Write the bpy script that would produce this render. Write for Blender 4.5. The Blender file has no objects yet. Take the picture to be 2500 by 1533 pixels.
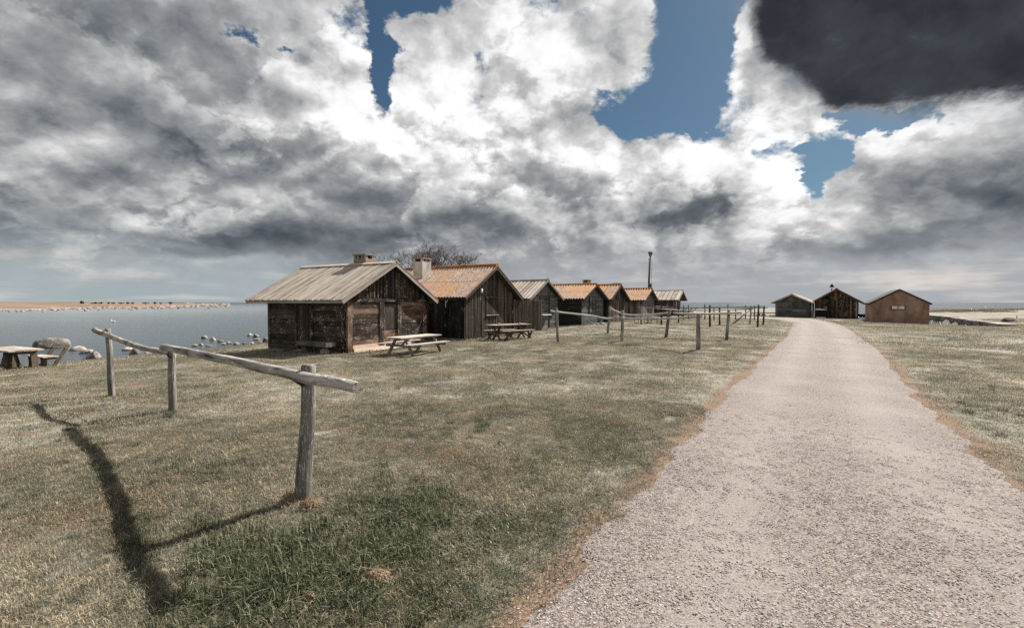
import bpy, bmesh, math, random
import numpy as np
from mathutils import Vector, Matrix

# ------------------------------------------------------------------ camera
scene = bpy.context.scene
COL = scene.collection
R = math.radians
CAM_Z = 1.70
F_PX, CX, CY, HOR = 1111.0, 1250.0, 766.5, 738.0      # photo is 2500 x 1533
PITCH = math.atan((CY - HOR) / F_PX)
cam_d = bpy.data.cameras.new('camera')
cam_d.sensor_width = 36.0
cam_d.lens = 36.0 * F_PX / 2500.0
cam_d.clip_start = 0.05
cam_d.clip_end = 60000.0
cam = bpy.data.objects.new('camera', cam_d)
COL.objects.link(cam)
cam.location = (0, 0, CAM_Z)
cam.rotation_euler = (math.pi / 2 - PITCH, 0, 0)
scene.camera = cam

# ------------------------------------------------------------------ exposure
scene.view_settings.view_transform = 'Standard'
scene.view_settings.look = 'None'
scene.view_settings.exposure = 1.0
scene.view_settings.gamma = 1.0
scene.view_settings.use_curve_mapping = False
try:
    scene.cycles.use_adaptive_sampling = True
    scene.cycles.adaptive_threshold = 0.012
    scene.cycles.use_denoising = False
    scene.cycles.max_bounces = 6
    scene.cycles.diffuse_bounces = 3
    scene.cycles.transparent_max_bounces = 8
except Exception:
    pass

# ------------------------------------------------------------------ sun
SUN_AZ, SUN_EL = R(47), R(44.5)                    # azimuth from +Y towards +X
sun_d = bpy.data.lights.new('sun', 'SUN')
sun_d.energy = 5.0
sun_d.angle = R(0.53)
sun_d.color = (1.0, 0.95, 0.88)
sun = bpy.data.objects.new('sun', sun_d)
COL.objects.link(sun)
to_sun = Vector((math.sin(SUN_AZ) * math.cos(SUN_EL), math.cos(SUN_AZ) * math.cos(SUN_EL), math.sin(SUN_EL)))
sun.rotation_euler = to_sun.to_track_quat('Z', 'Y').to_euler()
sun.location = to_sun * 50

# ------------------------------------------------------------------ node expression helper
class NT:
    """Write shader maths as formulas: N.v(socket or number) * 2 + ..."""
    def __init__(self, tree):
        self.t = tree
        self.n = 0
    def node(self, kind, **props):
        nd = self.t.nodes.new(kind)
        nd.location = (self.n % 40 * 170, -(self.n // 40) * 220)
        self.n += 1
        for k, val in props.items():
            setattr(nd, k, val)
        return nd
    def put(self, sock, val):
        if isinstance(val, E):
            self.t.links.new(val.s, sock)
        elif hasattr(val, 'is_linked'):
            self.t.links.new(val, sock)
        elif val is not None:
            sock.default_value = val
    def math(self, op, *a, clamp=False):
        nd = self.node('ShaderNodeMath', operation=op, use_clamp=clamp)
        for i, x in enumerate(a):
            self.put(nd.inputs[i], x)
        return E(self, nd.outputs[0])
    def vmath(self, op, *a, out=0):
        nd = self.node('ShaderNodeVectorMath', operation=op)
        for i, x in enumerate(a):
            if op == 'SCALE' and i == 1:
                self.put(nd.inputs[3], x)
            else:
                self.put(nd.inputs[i], x)
        return E(self, nd.outputs[out])
    def noise(self, vec, scale, detail=4.0, rough=0.55, out='Factor', dist=0.0, lac=2.0):
        nd = self.node('ShaderNodeTexNoise')
        self.put(nd.inputs['Vector'], vec)
        self.put(nd.inputs['Scale'], scale)
        nd.inputs['Detail'].default_value = detail
        nd.inputs['Roughness'].default_value = rough
        nd.inputs['Lacunarity'].default_value = lac
        nd.inputs['Distortion'].default_value = dist
        return E(self, nd.outputs[1 if out == 'Color' else 0])
    def voronoi(self, vec, scale, feature='F1', out='Distance', rnd=1.0, dims='3D', detail=0.0, rough=0.5, lac=2.0):
        nd = self.node('ShaderNodeTexVoronoi', feature=feature, voronoi_dimensions=dims)
        if detail:
            nd.inputs['Detail'].default_value = detail
            nd.inputs['Roughness'].default_value = rough
            nd.inputs['Lacunarity'].default_value = lac
            nd.normalize = True
        self.put(nd.inputs['Vector'], vec)
        nd.inputs['Scale'].default_value = scale
        nd.inputs['Randomness'].default_value = rnd
        return E(self, nd.outputs[out])
    def ramp(self, fac, stops, interp='LINEAR'):
        nd = self.node('ShaderNodeValToRGB')
        cr = nd.color_ramp
        cr.interpolation = interp
        while len(cr.elements) < len(stops):
            cr.elements.new(0.5)
        for e, (p, c) in zip(cr.elements, stops):
            e.position = p
            e.color = (c[0], c[1], c[2], 1) if hasattr(c, '__len__') else (c, c, c, 1)
        self.put(nd.inputs[0], fac)
        return E(self, nd.outputs[0])
    def smooth(self, x, lo, hi, a=0.0, b=1.0, kind='SMOOTHSTEP'):
        nd = self.node('ShaderNodeMapRange', interpolation_type=kind)
        for i, val in enumerate((x, lo, hi, a, b)):
            self.put(nd.inputs[i], val)
        return E(self, nd.outputs[0])
    def mix(self, fac, a, b, blend='MIX'):
        nd = self.node('ShaderNodeMix', data_type='RGBA', blend_type=blend)
        self.put(nd.inputs[0], fac)
        for i, x in ((6, a), (7, b)):
            if isinstance(x, (tuple, list)) and len(x) == 3:
                x = (x[0], x[1], x[2], 1)
            self.put(nd.inputs[i], x)
        return E(self, nd.outputs[2])
    def sep(self, vec):
        nd = self.node('ShaderNodeSeparateXYZ')
        self.put(nd.inputs[0], vec)
        return [E(self, o) for o in nd.outputs]
    def comb(self, x, y, z):
        nd = self.node('ShaderNodeCombineXYZ')
        for i, val in enumerate((x, y, z)):
            self.put(nd.inputs[i], val)
        return E(self, nd.outputs[0])
    def bump(self, height, strength=0.5, distance=0.02):
        nd = self.node('ShaderNodeBump')
        nd.inputs['Strength'].default_value = strength
        nd.inputs['Distance'].default_value = distance
        self.put(nd.inputs['Height'], height)
        return E(self, nd.outputs[0])

class E:
    def __init__(self, n, s):
        self.N, self.s = n, s
    def __add__(self, o): return self.N.math('ADD', self, o)
    __radd__ = __add__
    def __sub__(self, o): return self.N.math('SUBTRACT', self, o)
    def __rsub__(self, o): return self.N.math('SUBTRACT', o, self)
    def __mul__(self, o): return self.N.math('MULTIPLY', self, o)
    __rmul__ = __mul__
    def __truediv__(self, o): return self.N.math('DIVIDE', self, o)
    def __rtruediv__(self, o): return self.N.math('DIVIDE', o, self)
    def clamp(self): return self.N.math('ADD', self, 0.0, clamp=True)
    def max(self, o): return self.N.math('MAXIMUM', self, o)
    def min(self, o): return self.N.math('MINIMUM', self, o)
    def pow(self, o): return self.N.math('POWER', self, o)

# ------------------------------------------------------------------ sky (world shader: blue air, cumulus decks, one dark cloud)
world = bpy.data.worlds.new('World')
scene.world = world
world.use_nodes = True
wt = world.node_tree
wt.nodes.clear()
W = NT(wt)

def sky_pt(px, py):
    """direction (azimuth, elevation) of a place in the sky"""
    a = math.atan((px - CX) / F_PX)
    return a, math.atan((HOR - py) / F_PX * math.cos(a))

AZ_R, EL_R = R(62), R(46)
NA_, NE_ = 96, 48
_az = np.linspace(-AZ_R, AZ_R, NA_)
_el = np.linspace(0, EL_R, NE_)

def layout(blobs):
    """soft ellipses (photo px, radii, amount, tilt) gathered on an azimuth x elevation grid"""
    A, B = np.meshgrid(_az, _el, indexing='ij')
    ok = np.abs(A) < R(80)
    X = CX + np.tan(A) * F_PX
    Y = HOR - np.tan(B) / np.cos(A) * F_PX
    G = np.zeros_like(A)
    for bl in blobs:
        px, py, rx, ry, amp = bl[:5]
        t = math.radians(bl[5]) if len(bl) > 5 else 0.0
        u = (X - px) * math.cos(t) - (Y - py) * math.sin(t)
        w = (X - px) * math.sin(t) + (Y - py) * math.cos(t)
        G += amp * np.exp(-0.916 * ((u / rx) ** 2 + (w / ry) ** 2))
    win = np.clip((AZ_R - np.abs(A)) / R(9), 0, 1) * np.clip((EL_R - B) / R(8), 0, 1)
    return G * win

def curve_node(funcs, xs):
    nd = W.node('ShaderNodeVectorCurve')
    for c, f in zip(nd.mapping.curves, funcs):
        pts = c.points
        for i, (x, y) in enumerate(zip(xs, f)):
            if i == 0:
                pts[0].location = (x, y)
            elif i == len(xs) - 1:
                pts[-1].location = (x, y)
            else:
                pts.new(x, y)
        for p in pts:
            p.handle_type = 'AUTO'
    nd.mapping.use_clip = False
    nd.mapping.update()
    return nd

def field(coord, blobs, rank):
    """the same layout as nodes: sum of products of curves over azimuth and elevation"""
    U, S, V = np.linalg.svd(layout(blobs), full_matrices=False)
    cx_, cy_, _ = W.sep(coord)
    xa = W.math('MULTIPLY', cx_, 1 / AZ_R)
    xe = W.math('MULTIPLY_ADD', cy_, 2 / EL_R, -1.0)
    va, ve = W.comb(xa, xa, xa), W.comb(xe, xe, xe)
    tot = None
    for k0 in range(0, rank, 3):
        fu, fv, wts = [], [], []
        for kk in range(k0, k0 + 3):
            su, sv = np.abs(U[:, kk]).max(), np.abs(V[kk]).max()
            fu.append(U[:, kk] / su)
            fv.append(V[kk] / sv)
            wts.append(S[kk] * su * sv)
        nu = curve_node(fu, _az / AZ_R)
        nv = curve_node(fv, _el * 2 / EL_R - 1)
        W.put(nu.inputs['Vector'], va)
        W.put(nv.inputs['Vector'], ve)
        m = W.vmath('MULTIPLY', nu.outputs[0], tuple(wts))
        d = W.vmath('DOT_PRODUCT', m, nv.outputs[0], out=1)
        tot = d if tot is None else tot + d
    return tot

tc = W.node('ShaderNodeTexCoord')
D = W.vmath('NORMALIZE', tc.outputs['Generated'])
dx, dy, dz = W.sep(D)
az = W.math('ARCTAN2', dx, dy)
el = W.math('ARCSINE', dz)
uv = W.comb(az, el, 0.0)
k = 1.55 / (dz.max(0.0) + 0.62)
P = W.vmath('MULTIPLY', D, W.comb(k, k, k * 0.9))          # softened flat-deck projection
warp1 = W.vmath('SUBTRACT', W.noise(P, 2.6, 3, 0.55, 'Color'), (0.5, 0.5, 0.5))
warp2 = W.vmath('SUBTRACT', W.noise(P, 11.0, 4, 0.62, 'Color'), (0.5, 0.5, 0.5))
uvw = W.vmath('ADD', uv, W.vmath('ADD', W.vmath('MULTIPLY', warp1, (0.10, 0.07, 0)), W.vmath('MULTIPLY', warp2, (0.10, 0.075, 0))))
uvs = W.vmath('ADD', uv, W.vmath('ADD', W.vmath('MULTIPLY', warp1, (0.15, 0.09, 0)), W.vmath('MULTIPLY', warp2, (0.04, 0.03, 0))))

# openings of blue between the decks (photo px, radius, depth)
GAPS = [(1210, 590, 260, 60, -0.4), (1500, 560, 300, 40, -0.15), (230, 320, 420, 280, -0.45), (900, 440, 330, 130, -0.35), (1650, 500, 420, 80, -0.35), (2350, 470, 260, 130, -0.35), (1300, 330, 250, 80, -0.25), (150, 60, 300, 150, -0.4),
        (1690, -40, 80, 110, 1.4), (1695, 80, 75, 110, 1.3), (1655, 190, 90, 80, 1.2), (1610, 270, 90, 50, 1.05), (1530, 295, 60, 34, 1.0),
        (1745, 60, 45, 120, 0.6), (1705, 305, 40, 28, 0.6), (1795, -20, 36, 55, 0.8), (1472, 250, 30, 18, 0.5), (1580, 20, 26, 60, 0.35),
        (985, 8, 85, 34, 1.1), (1060, -8, 36, 34, 0.9), (930, 120, 30, 70, 0.95), (930, 180, 26, 50, 0.7), (940, 265, 18, 50, 0.95), (830, 52, 50, 26, 0.60), (868, 118, 40, 36, 0.42),
        (585, 64, 36, 18, 0.85), (690, 116, 60, 15, 0.75), (1185, 165, 32, 30, 0.40), (1170, 250, 30, 12, 0.42), (1330, 20, 60, 24, 0.5), (1372, 160, 24, 40, 0.40), (1425, 50, 16, 36, 0.35),
        (2130, 308, 110, 24, 1.1), (2245, 282, 70, 20, 0.9), (2060, 385, 38, 36, 0.95), (1985, 440, 38, 50, 1.05), (2015, 375, 40, 26, 0.5), (2150, 335, 40, 22, 0.6),
        (1890, 378, 36, 10, 0.4), (1540, 525, 46, 8, 0.45), (1460, 540, 36, 6, 0.4)]
# bright shoulders (adds light) and heavy, shaded bellies (takes light away)
LIGHT = [(450, 450, 500, 60, 0.05), (1250, 470, 500, 60, 0.07), (600, 230, 600, 260, 0.05), (1400, 240, 560, 300, 0.095), (2250, 380, 330, 220, 0.15), (850, 260, 260, 200, 0.07), (1330, 130, 240, 150, 0.20), (1150, 250, 200, 120, 0.16), (1250, 370, 330, 70, 0.20), (1700, 380, 260, 50, 0.30), (1830, 300, 90, 90, 0.45),
         (1950, 340, 120, 40, 0.40), (1900, 460, 130, 90, 0.28), (2250, 330, 130, 90, 0.40), (2420, 240, 160, 60, 0.40), (2000, 545, 260, 45, 0.22),
         (850, 230, 170, 100, 0.14), (760, 330, 110, 90, 0.08), (560, 130, 200, 100, 0.08), (1800, 130, 30, 90, 0.6), (1050, 330, 160, 90, 0.14),
         (1580, 600, 380, 30, 0.06), (550, 652, 70, 14, 0.35), (2080, 660, 120, 12, 0.30), (1750, 690, 160, 7, 0.25), (230, 310, 60, 25, .08),
         (600, 390, 90, 25, 0.12), (330, 545, 150, 22, 0.12), (2180, 655, 90, 10, .2), (2300, 690, 160, 8, .18), (1450, 650, 120, 14, .15)]
DARK = [(120, 60, 330, 130, 0.16), (40, 200, 160, 160, 0.12), (60, 565, 210, 60, 0.34), (420, 340, 150, 70, 0.36), (470, 300, 230, 90, 0.16), (390, 290, 90, 60, 0.12),
        (700, 575, 260, 60, 0.42), (560, 590, 160, 40, 0.20), (900, 600, 240, 40, 0.22), (930, 480, 140, 30, 0.36), (880, 455, 190, 60, 0.14),
        (1190, 545, 110, 32, 0.30), (1150, 500, 160, 60, 0.14), (700, 330, 100, 60, 0.20), (1700, 515, 120, 40, 0.42), (1760, 440, 60, 60, 0.24), (1640, 540, 180, 25, 0.15),
        (2130, 600, 210, 22, 0.50), (2300, 580, 140, 18, 0.3), (2420, 430, 170, 90, 0.30), (2180, 520, 130, 40, 0.24), (2450, 520, 120, 50, .25), (1370, 450, 110, 40, 0.12),
        (1480, 610, 700, 60, 0.10), (1300, 660, 300, 30, 0.12), (200, 430, 300, 60, 0.10), (640, 430, 160, 20, 0.15), (1400, 250, 60, 30, .10), (1160, 190, 70, 50, .12), (1290, 70, 70, 40, .10)]
# the near, unlit cloud at the upper right
NEAR = [(1940, 90, 80, 110, 0.55), (2060, 250, 110, 45, 0.55), (2020, 30, 150, 110, 1.0), (2180, 60, 190, 170, 1.1), (2350, 20, 260, 180, 1.2), (2560, 0, 300, 190, 1.2), (2080, 190, 130, 75, 0.85),
        (2250, 150, 180, 90, 0.7), (1930, 20, 90, 90, 0.5), (2300, -200, 500, 160, 1.2), (2800, -100, 400, 280, 1.2), (2010, 130, 90, 50, .4)]

gap = field(uvw, GAPS, 15)
tone0 = field(uvs, LIGHT + [(x, y, rx, ry, -a * (0.88 if x < 1000 else 1.0)) for (x, y, rx, ry, a) in DARK], 12)
n1 = W.noise(P, 3.6, 7, 0.55)
n2 = W.noise(W.vmath('ADD', P, (0.034, -0.050, 0.040)), 3.6, 6, 0.55)
lo = W.noise(P, 1.5, 2, 0.5)
# cauliflower heads: fractal cells on a wobbled deck, lit from the sun's side
Pw = W.vmath('ADD', P, W.vmath('SCALE', W.vmath('ADD', warp2, W.vmath('SCALE', warp1, 0.8)), 0.13))
v1 = W.voronoi(Pw, 2.7, dims='2D', detail=4.0, rough=0.60, lac=2.15)
v2 = W.voronoi(W.vmath('ADD', Pw, (0.024, -0.040, 0.0)), 2.7, dims='2D', detail=3.0, rough=0.60, lac=2.15)
puff_n = W.noise(Pw, 19.0, 4, 0.62)
lobe = (0.33 - v1) * 1.0 + (puff_n - 0.5) * 0.32
cov = W.math('MULTIPLY_ADD', gap, -1.2, 0.58) + (n1 - 0.5) * 1.9 + lobe * 0.85 + (lo - 0.5) * 0.3
alpha = W.smooth(cov + (puff_n - 0.5) * 0.40, -0.04, 0.40)
thick = W.smooth(cov, 0.05, 0.95)
side = (n1 - n2) * 1.35 + (v2 - v1) * 0.95
relief = side + lobe * 0.22
tone = tone0 * W.smooth(n1 + lobe * 0.3, 0.30, 0.70, 0.65, 1.3, 'LINEAR')
b = 0.735 + relief - thick * 0.12 + tone + (lo - 0.5) * 0.20
# nearer heaps overlapping the deck: crisp lobed rims, shaded cores
n3 = W.noise(W.vmath('ADD', P, (7.3, 2.1, 4.4)), 1.8, 6, 0.50)
hp = (n3 - 0.5) * 2.2 + lobe * 0.80 + tone0 * 0.25
ha_ = W.smooth(hp, 0.0, 0.16) * 0.88
hb = 0.89 - W.smooth(hp, 0.0, 0.60) * 0.34 + side * 1.15 + lobe * 0.15 + tone * 0.95
b = b * (1.0 - ha_) + hb * ha_
bright = W.smooth(b, 0.00, 1.22, 0.20, 1.0, 'LINEAR')
STR = 0.10
def lin(r, g, bb):
    f = lambda c: (c / 12.92 if c <= 0.04045 else ((c + 0.055) / 1.055) ** 2.4) * 0.504 / STR
    return (f(r), f(g), f(bb))
cloud = W.ramp(bright, [(0.0, (0.020, 0.024, 0.030)), (0.25, (0.070, 0.084, 0.104)), (0.45, (0.155, 0.170, 0.190)), (0.62, (0.310, 0.320, 0.332)), (0.80, (0.61, 0.61, 0.61)), (0.93, (0.93, 0.93, 0.93)), (1.0, (1.0, 1.0, 1.0))])
cloud = W.vmath('SCALE', cloud, 0.51 / STR)

sky = W.node('ShaderNodeTexSky', sky_type='NISHITA')
sky.sun_disc = False
sky.sun_elevation = SUN_EL
sky.sun_rotation = SUN_AZ
sky.air_density = 1.0
sky.dust_density = 0.6
sky.ozone_density = 2.0
blue = W.vmath('MULTIPLY', sky.outputs[0], (0.180, 0.232, 0.240))
col = W.mix(alpha, blue, cloud)
# haze and rain-grey air low over the sea
hz = W.noise(W.vmath('MULTIPLY', D, (3.0, 3.0, 26.0)), 1.6, 6, 0.6)
haze_c = W.mix(W.smooth(az, -0.75, 0.10), lin(0.65, 0.695, 0.71), lin(0.665, 0.68, 0.70))
haze_c = W.mix(W.smooth(hz + tone * 0.5, 0.48, 0.80), haze_c, lin(0.86, 0.83, 0.81))
haze_a = W.smooth(el + (n1 - 0.5) * 0.10 + (hz - 0.5) * 0.05 - tone * 0.06, 0.02, 0.175, 0.94, 0.0)
col = W.mix(haze_a, col, haze_c)
# near dark cloud in front
nf = field(uvs, NEAR, 9) + (n1 - 0.5) * 1.35 + lobe * 0.6 + (puff_n - 0.5) * 0.35
na = W.smooth(nf, 0.16, 1.22)
nb = (W.smooth(nf, 0.40, 1.5) * 0.62 - side * 0.9 + (n1 - 0.5) * 1.5 + (lo - 0.5) * 1.1 - lobe * 0.2 - 0.12).clamp()
near_c = W.ramp(nb, [(0.0, (0.24, 0.255, 0.28)), (0.14, (0.100, 0.110, 0.127)), (0.34, (0.050, 0.056, 0.067)), (0.62, (0.030, 0.034, 0.041)), (1.0, (0.020, 0.023, 0.028))])
near_c = W.vmath('SCALE', near_c, 0.53 / STR)
col = W.mix(na, col, near_c)
bg = W.node('ShaderNodeBackground')
W.put(bg.inputs['Color'], col)
bg.inputs['Strength'].default_value = STR
wo = W.node('ShaderNodeOutputWorld')
wt.links.new(bg.outputs[0], wo.inputs['Surface'])
world.cycles.sampling_method = 'MANUAL'
world.cycles.sample_map_resolution = 512

# ------------------------------------------------------------------ small helpers
rng = np.random.default_rng(7)
random.seed(7)

def tag(o, label=None, cat=None, group=None, kind=None):
    if label: o['label'] = label
    if cat: o['category'] = cat
    if group: o['group'] = group
    if kind: o['kind'] = kind
    return o

def empty(name, loc, rz=0.0):
    o = bpy.data.objects.new(name, None)
    o.empty_display_size = 0.2
    o.location = loc
    o.rotation_euler = (0, 0, rz)
    COL.objects.link(o)
    return o

def mesh_obj(name, verts, faces, mat, parent=None, smooth=False, loc=None):
    me = bpy.data.meshes.new(name)
    me.from_pydata([tuple(map(float, v)) for v in verts], [], faces)
    if smooth:
        me.polygons.foreach_set('use_smooth', [True] * len(me.polygons))
    if mat is not None:
        me.materials.append(mat)
    me.update()
    o = bpy.data.objects.new(name, me)
    COL.objects.link(o)
    if parent is not None:
        o.parent = parent
    if loc is not None:
        o.location = loc
    return o

BOX_F = [(0, 2, 3, 1), (4, 5, 7, 6), (0, 1, 5, 4), (2, 6, 7, 3), (0, 4, 6, 2), (1, 3, 7, 5)]
_mesh_cache = {}

def board(parent, name, p0, p1, normal, w, t, mat, cut0=0.0, cut1=0.0, lift=0.0):
    """one plank: its back face's centre line runs p0 -> p1, it is t thick along normal; local X is the grain"""
    p0, p1, n = Vector(p0), Vector(p1), Vector(normal).normalized()
    X = p1 - p0
    L = X.length
    X.normalize()
    n = (n - X * n.dot(X)).normalized()
    Yv = n.cross(X)
    key = (round(L, 2), round(w, 3), round(t, 3), round(cut0, 2), round(cut1, 2), mat.name)
    me = _mesh_cache.get(key)
    if me is None:
        v = []
        for x, c in ((0.0, cut0), (L, cut1)):
            for y in (-w / 2, w / 2):
                for z in (0.0, t):
                    v.append((x + c * y, y, z))
        me = bpy.data.meshes.new(name)
        me.from_pydata(v, [], BOX_F)
        me.materials.append(mat)
        _mesh_cache[key] = me
    o = bpy.data.objects.new(name, me)
    COL.objects.link(o)
    o.parent = parent
    p = p0 + n * lift
    o.matrix_local = Matrix(((X.x, Yv.x, n.x, p.x), (X.y, Yv.y, n.y, p.y), (X.z, Yv.z, n.z, p.z), (0, 0, 0, 1)))
    return o

def box(parent, name, lo, hi, mat):
    (a, b, c), (d, e, f) = lo, hi
    v = [(x - a, y - b, z - c) for x in (a, d) for y in (b, e) for z in (c, f)]
    return mesh_obj(name, v, BOX_F, mat, parent, loc=(a, b, c))

def tube(parent, name, pts, radii, mat, sides=8, rough=0.0, cap=True):
    """a pole along pts; local X runs from first to last point (grain)"""
    pts = [Vector(p) for p in pts]
    X = (pts[-1] - pts[0]).normalized()
    a = Vector((0, 0, 1)) if abs(X.z) < 0.9 else Vector((1, 0, 0))
    Yv = a.cross(X).normalized()
    Z = X.cross(Yv)
    M = Matrix(((X.x, Yv.x, Z.x, pts[0].x), (X.y, Yv.y, Z.y, pts[0].y), (X.z, Yv.z, Z.z, pts[0].z), (0, 0, 0, 1)))
    inv = M.inverted()
    lp = [inv @ p for p in pts]
    prof = 1 + rough * rng.uniform(-1, 1, sides)
    v, f = [], []
    n = len(lp)
    for i, p in enumerate(lp):
        r = radii[i] if hasattr(radii, '__len__') else radii
        for j in range(sides):
            an = 2 * math.pi * j / sides
            q = r * prof[j] * (1 + rough * 0.5 * rng.uniform(-1, 1))
            v.append((p.x, p.y + q * math.cos(an), p.z + q * math.sin(an)))
    for i in range(n - 1):
        for j in range(sides):
            k = (j + 1) % sides
            f.append((i * sides + j, i * sides + k, (i + 1) * sides + k, (i + 1) * sides + j))
    if cap:
        f.append(tuple(range(sides - 1, -1, -1)))
        f.append(tuple(range((n - 1) * sides, n * sides)))
    o = mesh_obj(name, v, f, mat, parent, smooth=True)
    o.data.polygons.foreach_set('use_smooth', [len(p.vertices) == 4 for p in o.data.polygons])
    o.matrix_local = M
    return o

# ------------------------------------------------------------------ where a photo pixel lands in the place
_fw = np.array((0, math.cos(PITCH), -math.sin(PITCH)))
_up = np.array((0, math.sin(PITCH), math.cos(PITCH)))
def ray(px, py):
    return np.array((1.0, 0, 0)) * (px - CX) / F_PX + _up * (CY - py) / F_PX + _fw
def at_depth(px, py, Y):
    d = ray(px, py)
    p = d * (Y / d[1])
    return Vector((p[0], p[1], p[2] + CAM_Z))
def on_plane(px, py, z):
    d = ray(px, py)
    t = (z - CAM_Z) / d[2]
    return Vector((d[0] * t, d[1] * t, z))

# ------------------------------------------------------------------ lie of the land
SEA_Z = -1.30
LAND = np.array([(-120, -60), (-80, 0), (-40, 10.5), (-30, 15.5), (-24.5, 19.5), (-20.5, 24), (-18.5, 30), (-16, 37), (-11, 48), (-2, 60),
                 (8, 71), (20, 80), (34, 100), (62, 160), (80, 192), (108, 192), (100, 165), (62, 105), (45, 82), (40, 75), (44.5, 70), (47.2, 65.5), (46.6, 61.5),
                 (45.0, 58.4), (45.8, 54.5), (44.6, 48.4), (42.9, 44), (44.4, 41.6), (47.5, 43.3), (51, 49), (62, 64), (70, 77), (82, 95), (100, 118), (140, 140), (230, 150), (230, -60)], float)
ROAD_L = [(-1.2, -1.0), (-0.75, 1.0), (0.0, 2.38), (1.44, 4.57), (2.76, 6.60), (4.76, 9.64), (8.77, 15.5), (13.85, 23.0), (20.0, 32.6), (24.2, 39.5), (27.3, 46.0), (28.0, 50.0), (26.0, 53.5), (22.0, 55.5), (16.0, 57.0)]
ROAD_R = [(3.0, -1.0), (3.4, 1.0), (3.9, 2.4), (4.82, 4.29), (5.81, 5.88), (7.5, 8.36), (9.5, 11.2), (12.7, 15.6), (17.6, 23.0), (26.6, 37.0), (32.0, 46.5), (34.6, 53.0), (34.4, 56.8), (30.0, 58.6), (17.0, 60.5)]
ROAD = np.array(ROAD_L + ROAD_R[::-1], float)

def poly_sd(poly, x, y):
    """signed distance to a polygon, positive inside"""
    x, y = np.asarray(x, float), np.asarray(y, float)
    d = np.full(x.shape, 1e9)
    ins = np.zeros(x.shape, bool)
    n = len(poly)
    for i in range(n):
        ax, ay = poly[i]
        bx, by = poly[(i + 1) % n]
        ex, ey = bx - ax, by - ay
        t = np.clip(((x - ax) * ex + (y - ay) * ey) / (ex * ex + ey * ey), 0, 1)
        d = np.minimum(d, (x - ax - t * ex) ** 2 + (y - ay - t * ey) ** 2)
        if by != ay:
            c = ((ay > y) != (by > y)) & (x < (bx - ax) * (y - ay) / (by - ay) + ax)
            ins ^= c
    return np.where(ins, 1, -1) * np.sqrt(d)

def gz(x, y):
    x, y = np.asarray(x, float), np.asarray(y, float)
    s = poly_sd(LAND, x, y) + 0.35 * np.sin(x * 0.9 + y * 0.5) + 0.2 * np.sin(x * 2.1 - y * 1.7)
    zl = np.interp(s, [-8, -2, 0, 1.5, 4, 6, 8, 10, 14.5, 20, 26], [-2.6, -1.75, -1.38, -1.12, -0.88, -0.74, -0.62, -0.52, -0.34, -0.14, 0.0])
    zr = np.interp(s, [-8, -1, 0, 0.5, 4, 12, 22], [-2.6, -1.9, -1.0, -0.55, -0.38, -0.20, 0.0])
    w = np.clip((x - 6) / 22, 0, 1)
    w = w * w * (3 - 2 * w)
    z = zl * (1 - w) + zr * w
    lumps = 0.020 * np.sin(x * 1.3 + 0.4) * np.sin(y * 1.1 + 1.0) + 0.012 * np.sin(x * 2.9 + y * 1.7) + 0.03 * np.sin(x * 0.31 + 2) * np.sin(y * 0.27)
    return z + lumps * (s > 1)
def gz1(x, y):
    return float(gz(np.array([x]), np.array([y]))[0])
def on_ground(px, py):
    d = ray(px, py)
    ts = np.concatenate([np.linspace(1.2, 30, 1500), np.linspace(30, 260, 2500)])
    below = (CAM_Z + d[2] * ts) < gz(d[0] * ts, d[1] * ts)
    t = ts[np.argmax(below)] if below.any() else 60.0
    return Vector((d[0] * t, d[1] * t, gz1(d[0] * t, d[1] * t)))

# ------------------------------------------------------------------ materials
def new_mat(name):
    m = bpy.data.materials.new(name)
    m.use_nodes = True
    m.node_tree.nodes.clear()
    N = NT(m.node_tree)
    out = N.node('ShaderNodeOutputMaterial')
    return m, N, out
def principled(N, out, color, rough=0.85, normal=None, spec=0.3, **kw):
    p = N.node('ShaderNodeBsdfPrincipled')
    if isinstance(color, tuple) and len(color) == 3:
        color = (*color, 1)
    N.put(p.inputs['Base Color'], color)
    N.put(p.inputs['Roughness'], rough)
    N.put(p.inputs['Specular IOR Level'], spec)
    if normal is not None:
        N.put(p.inputs['Normal'], normal)
    N.t.links.new(p.outputs[0], out.inputs['Surface'])
    return p
def obj_coord(N, spread=31.0):
    tc_ = N.node('ShaderNodeTexCoord')
    oi = N.node('ShaderNodeObjectInfo')
    r = E(N, oi.outputs['Random'])
    off = N.comb(r * spread, r * (spread * 1.7), r * (spread * 0.6))
    return N.vmath('ADD', tc_.outputs['Object'], off), r

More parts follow.
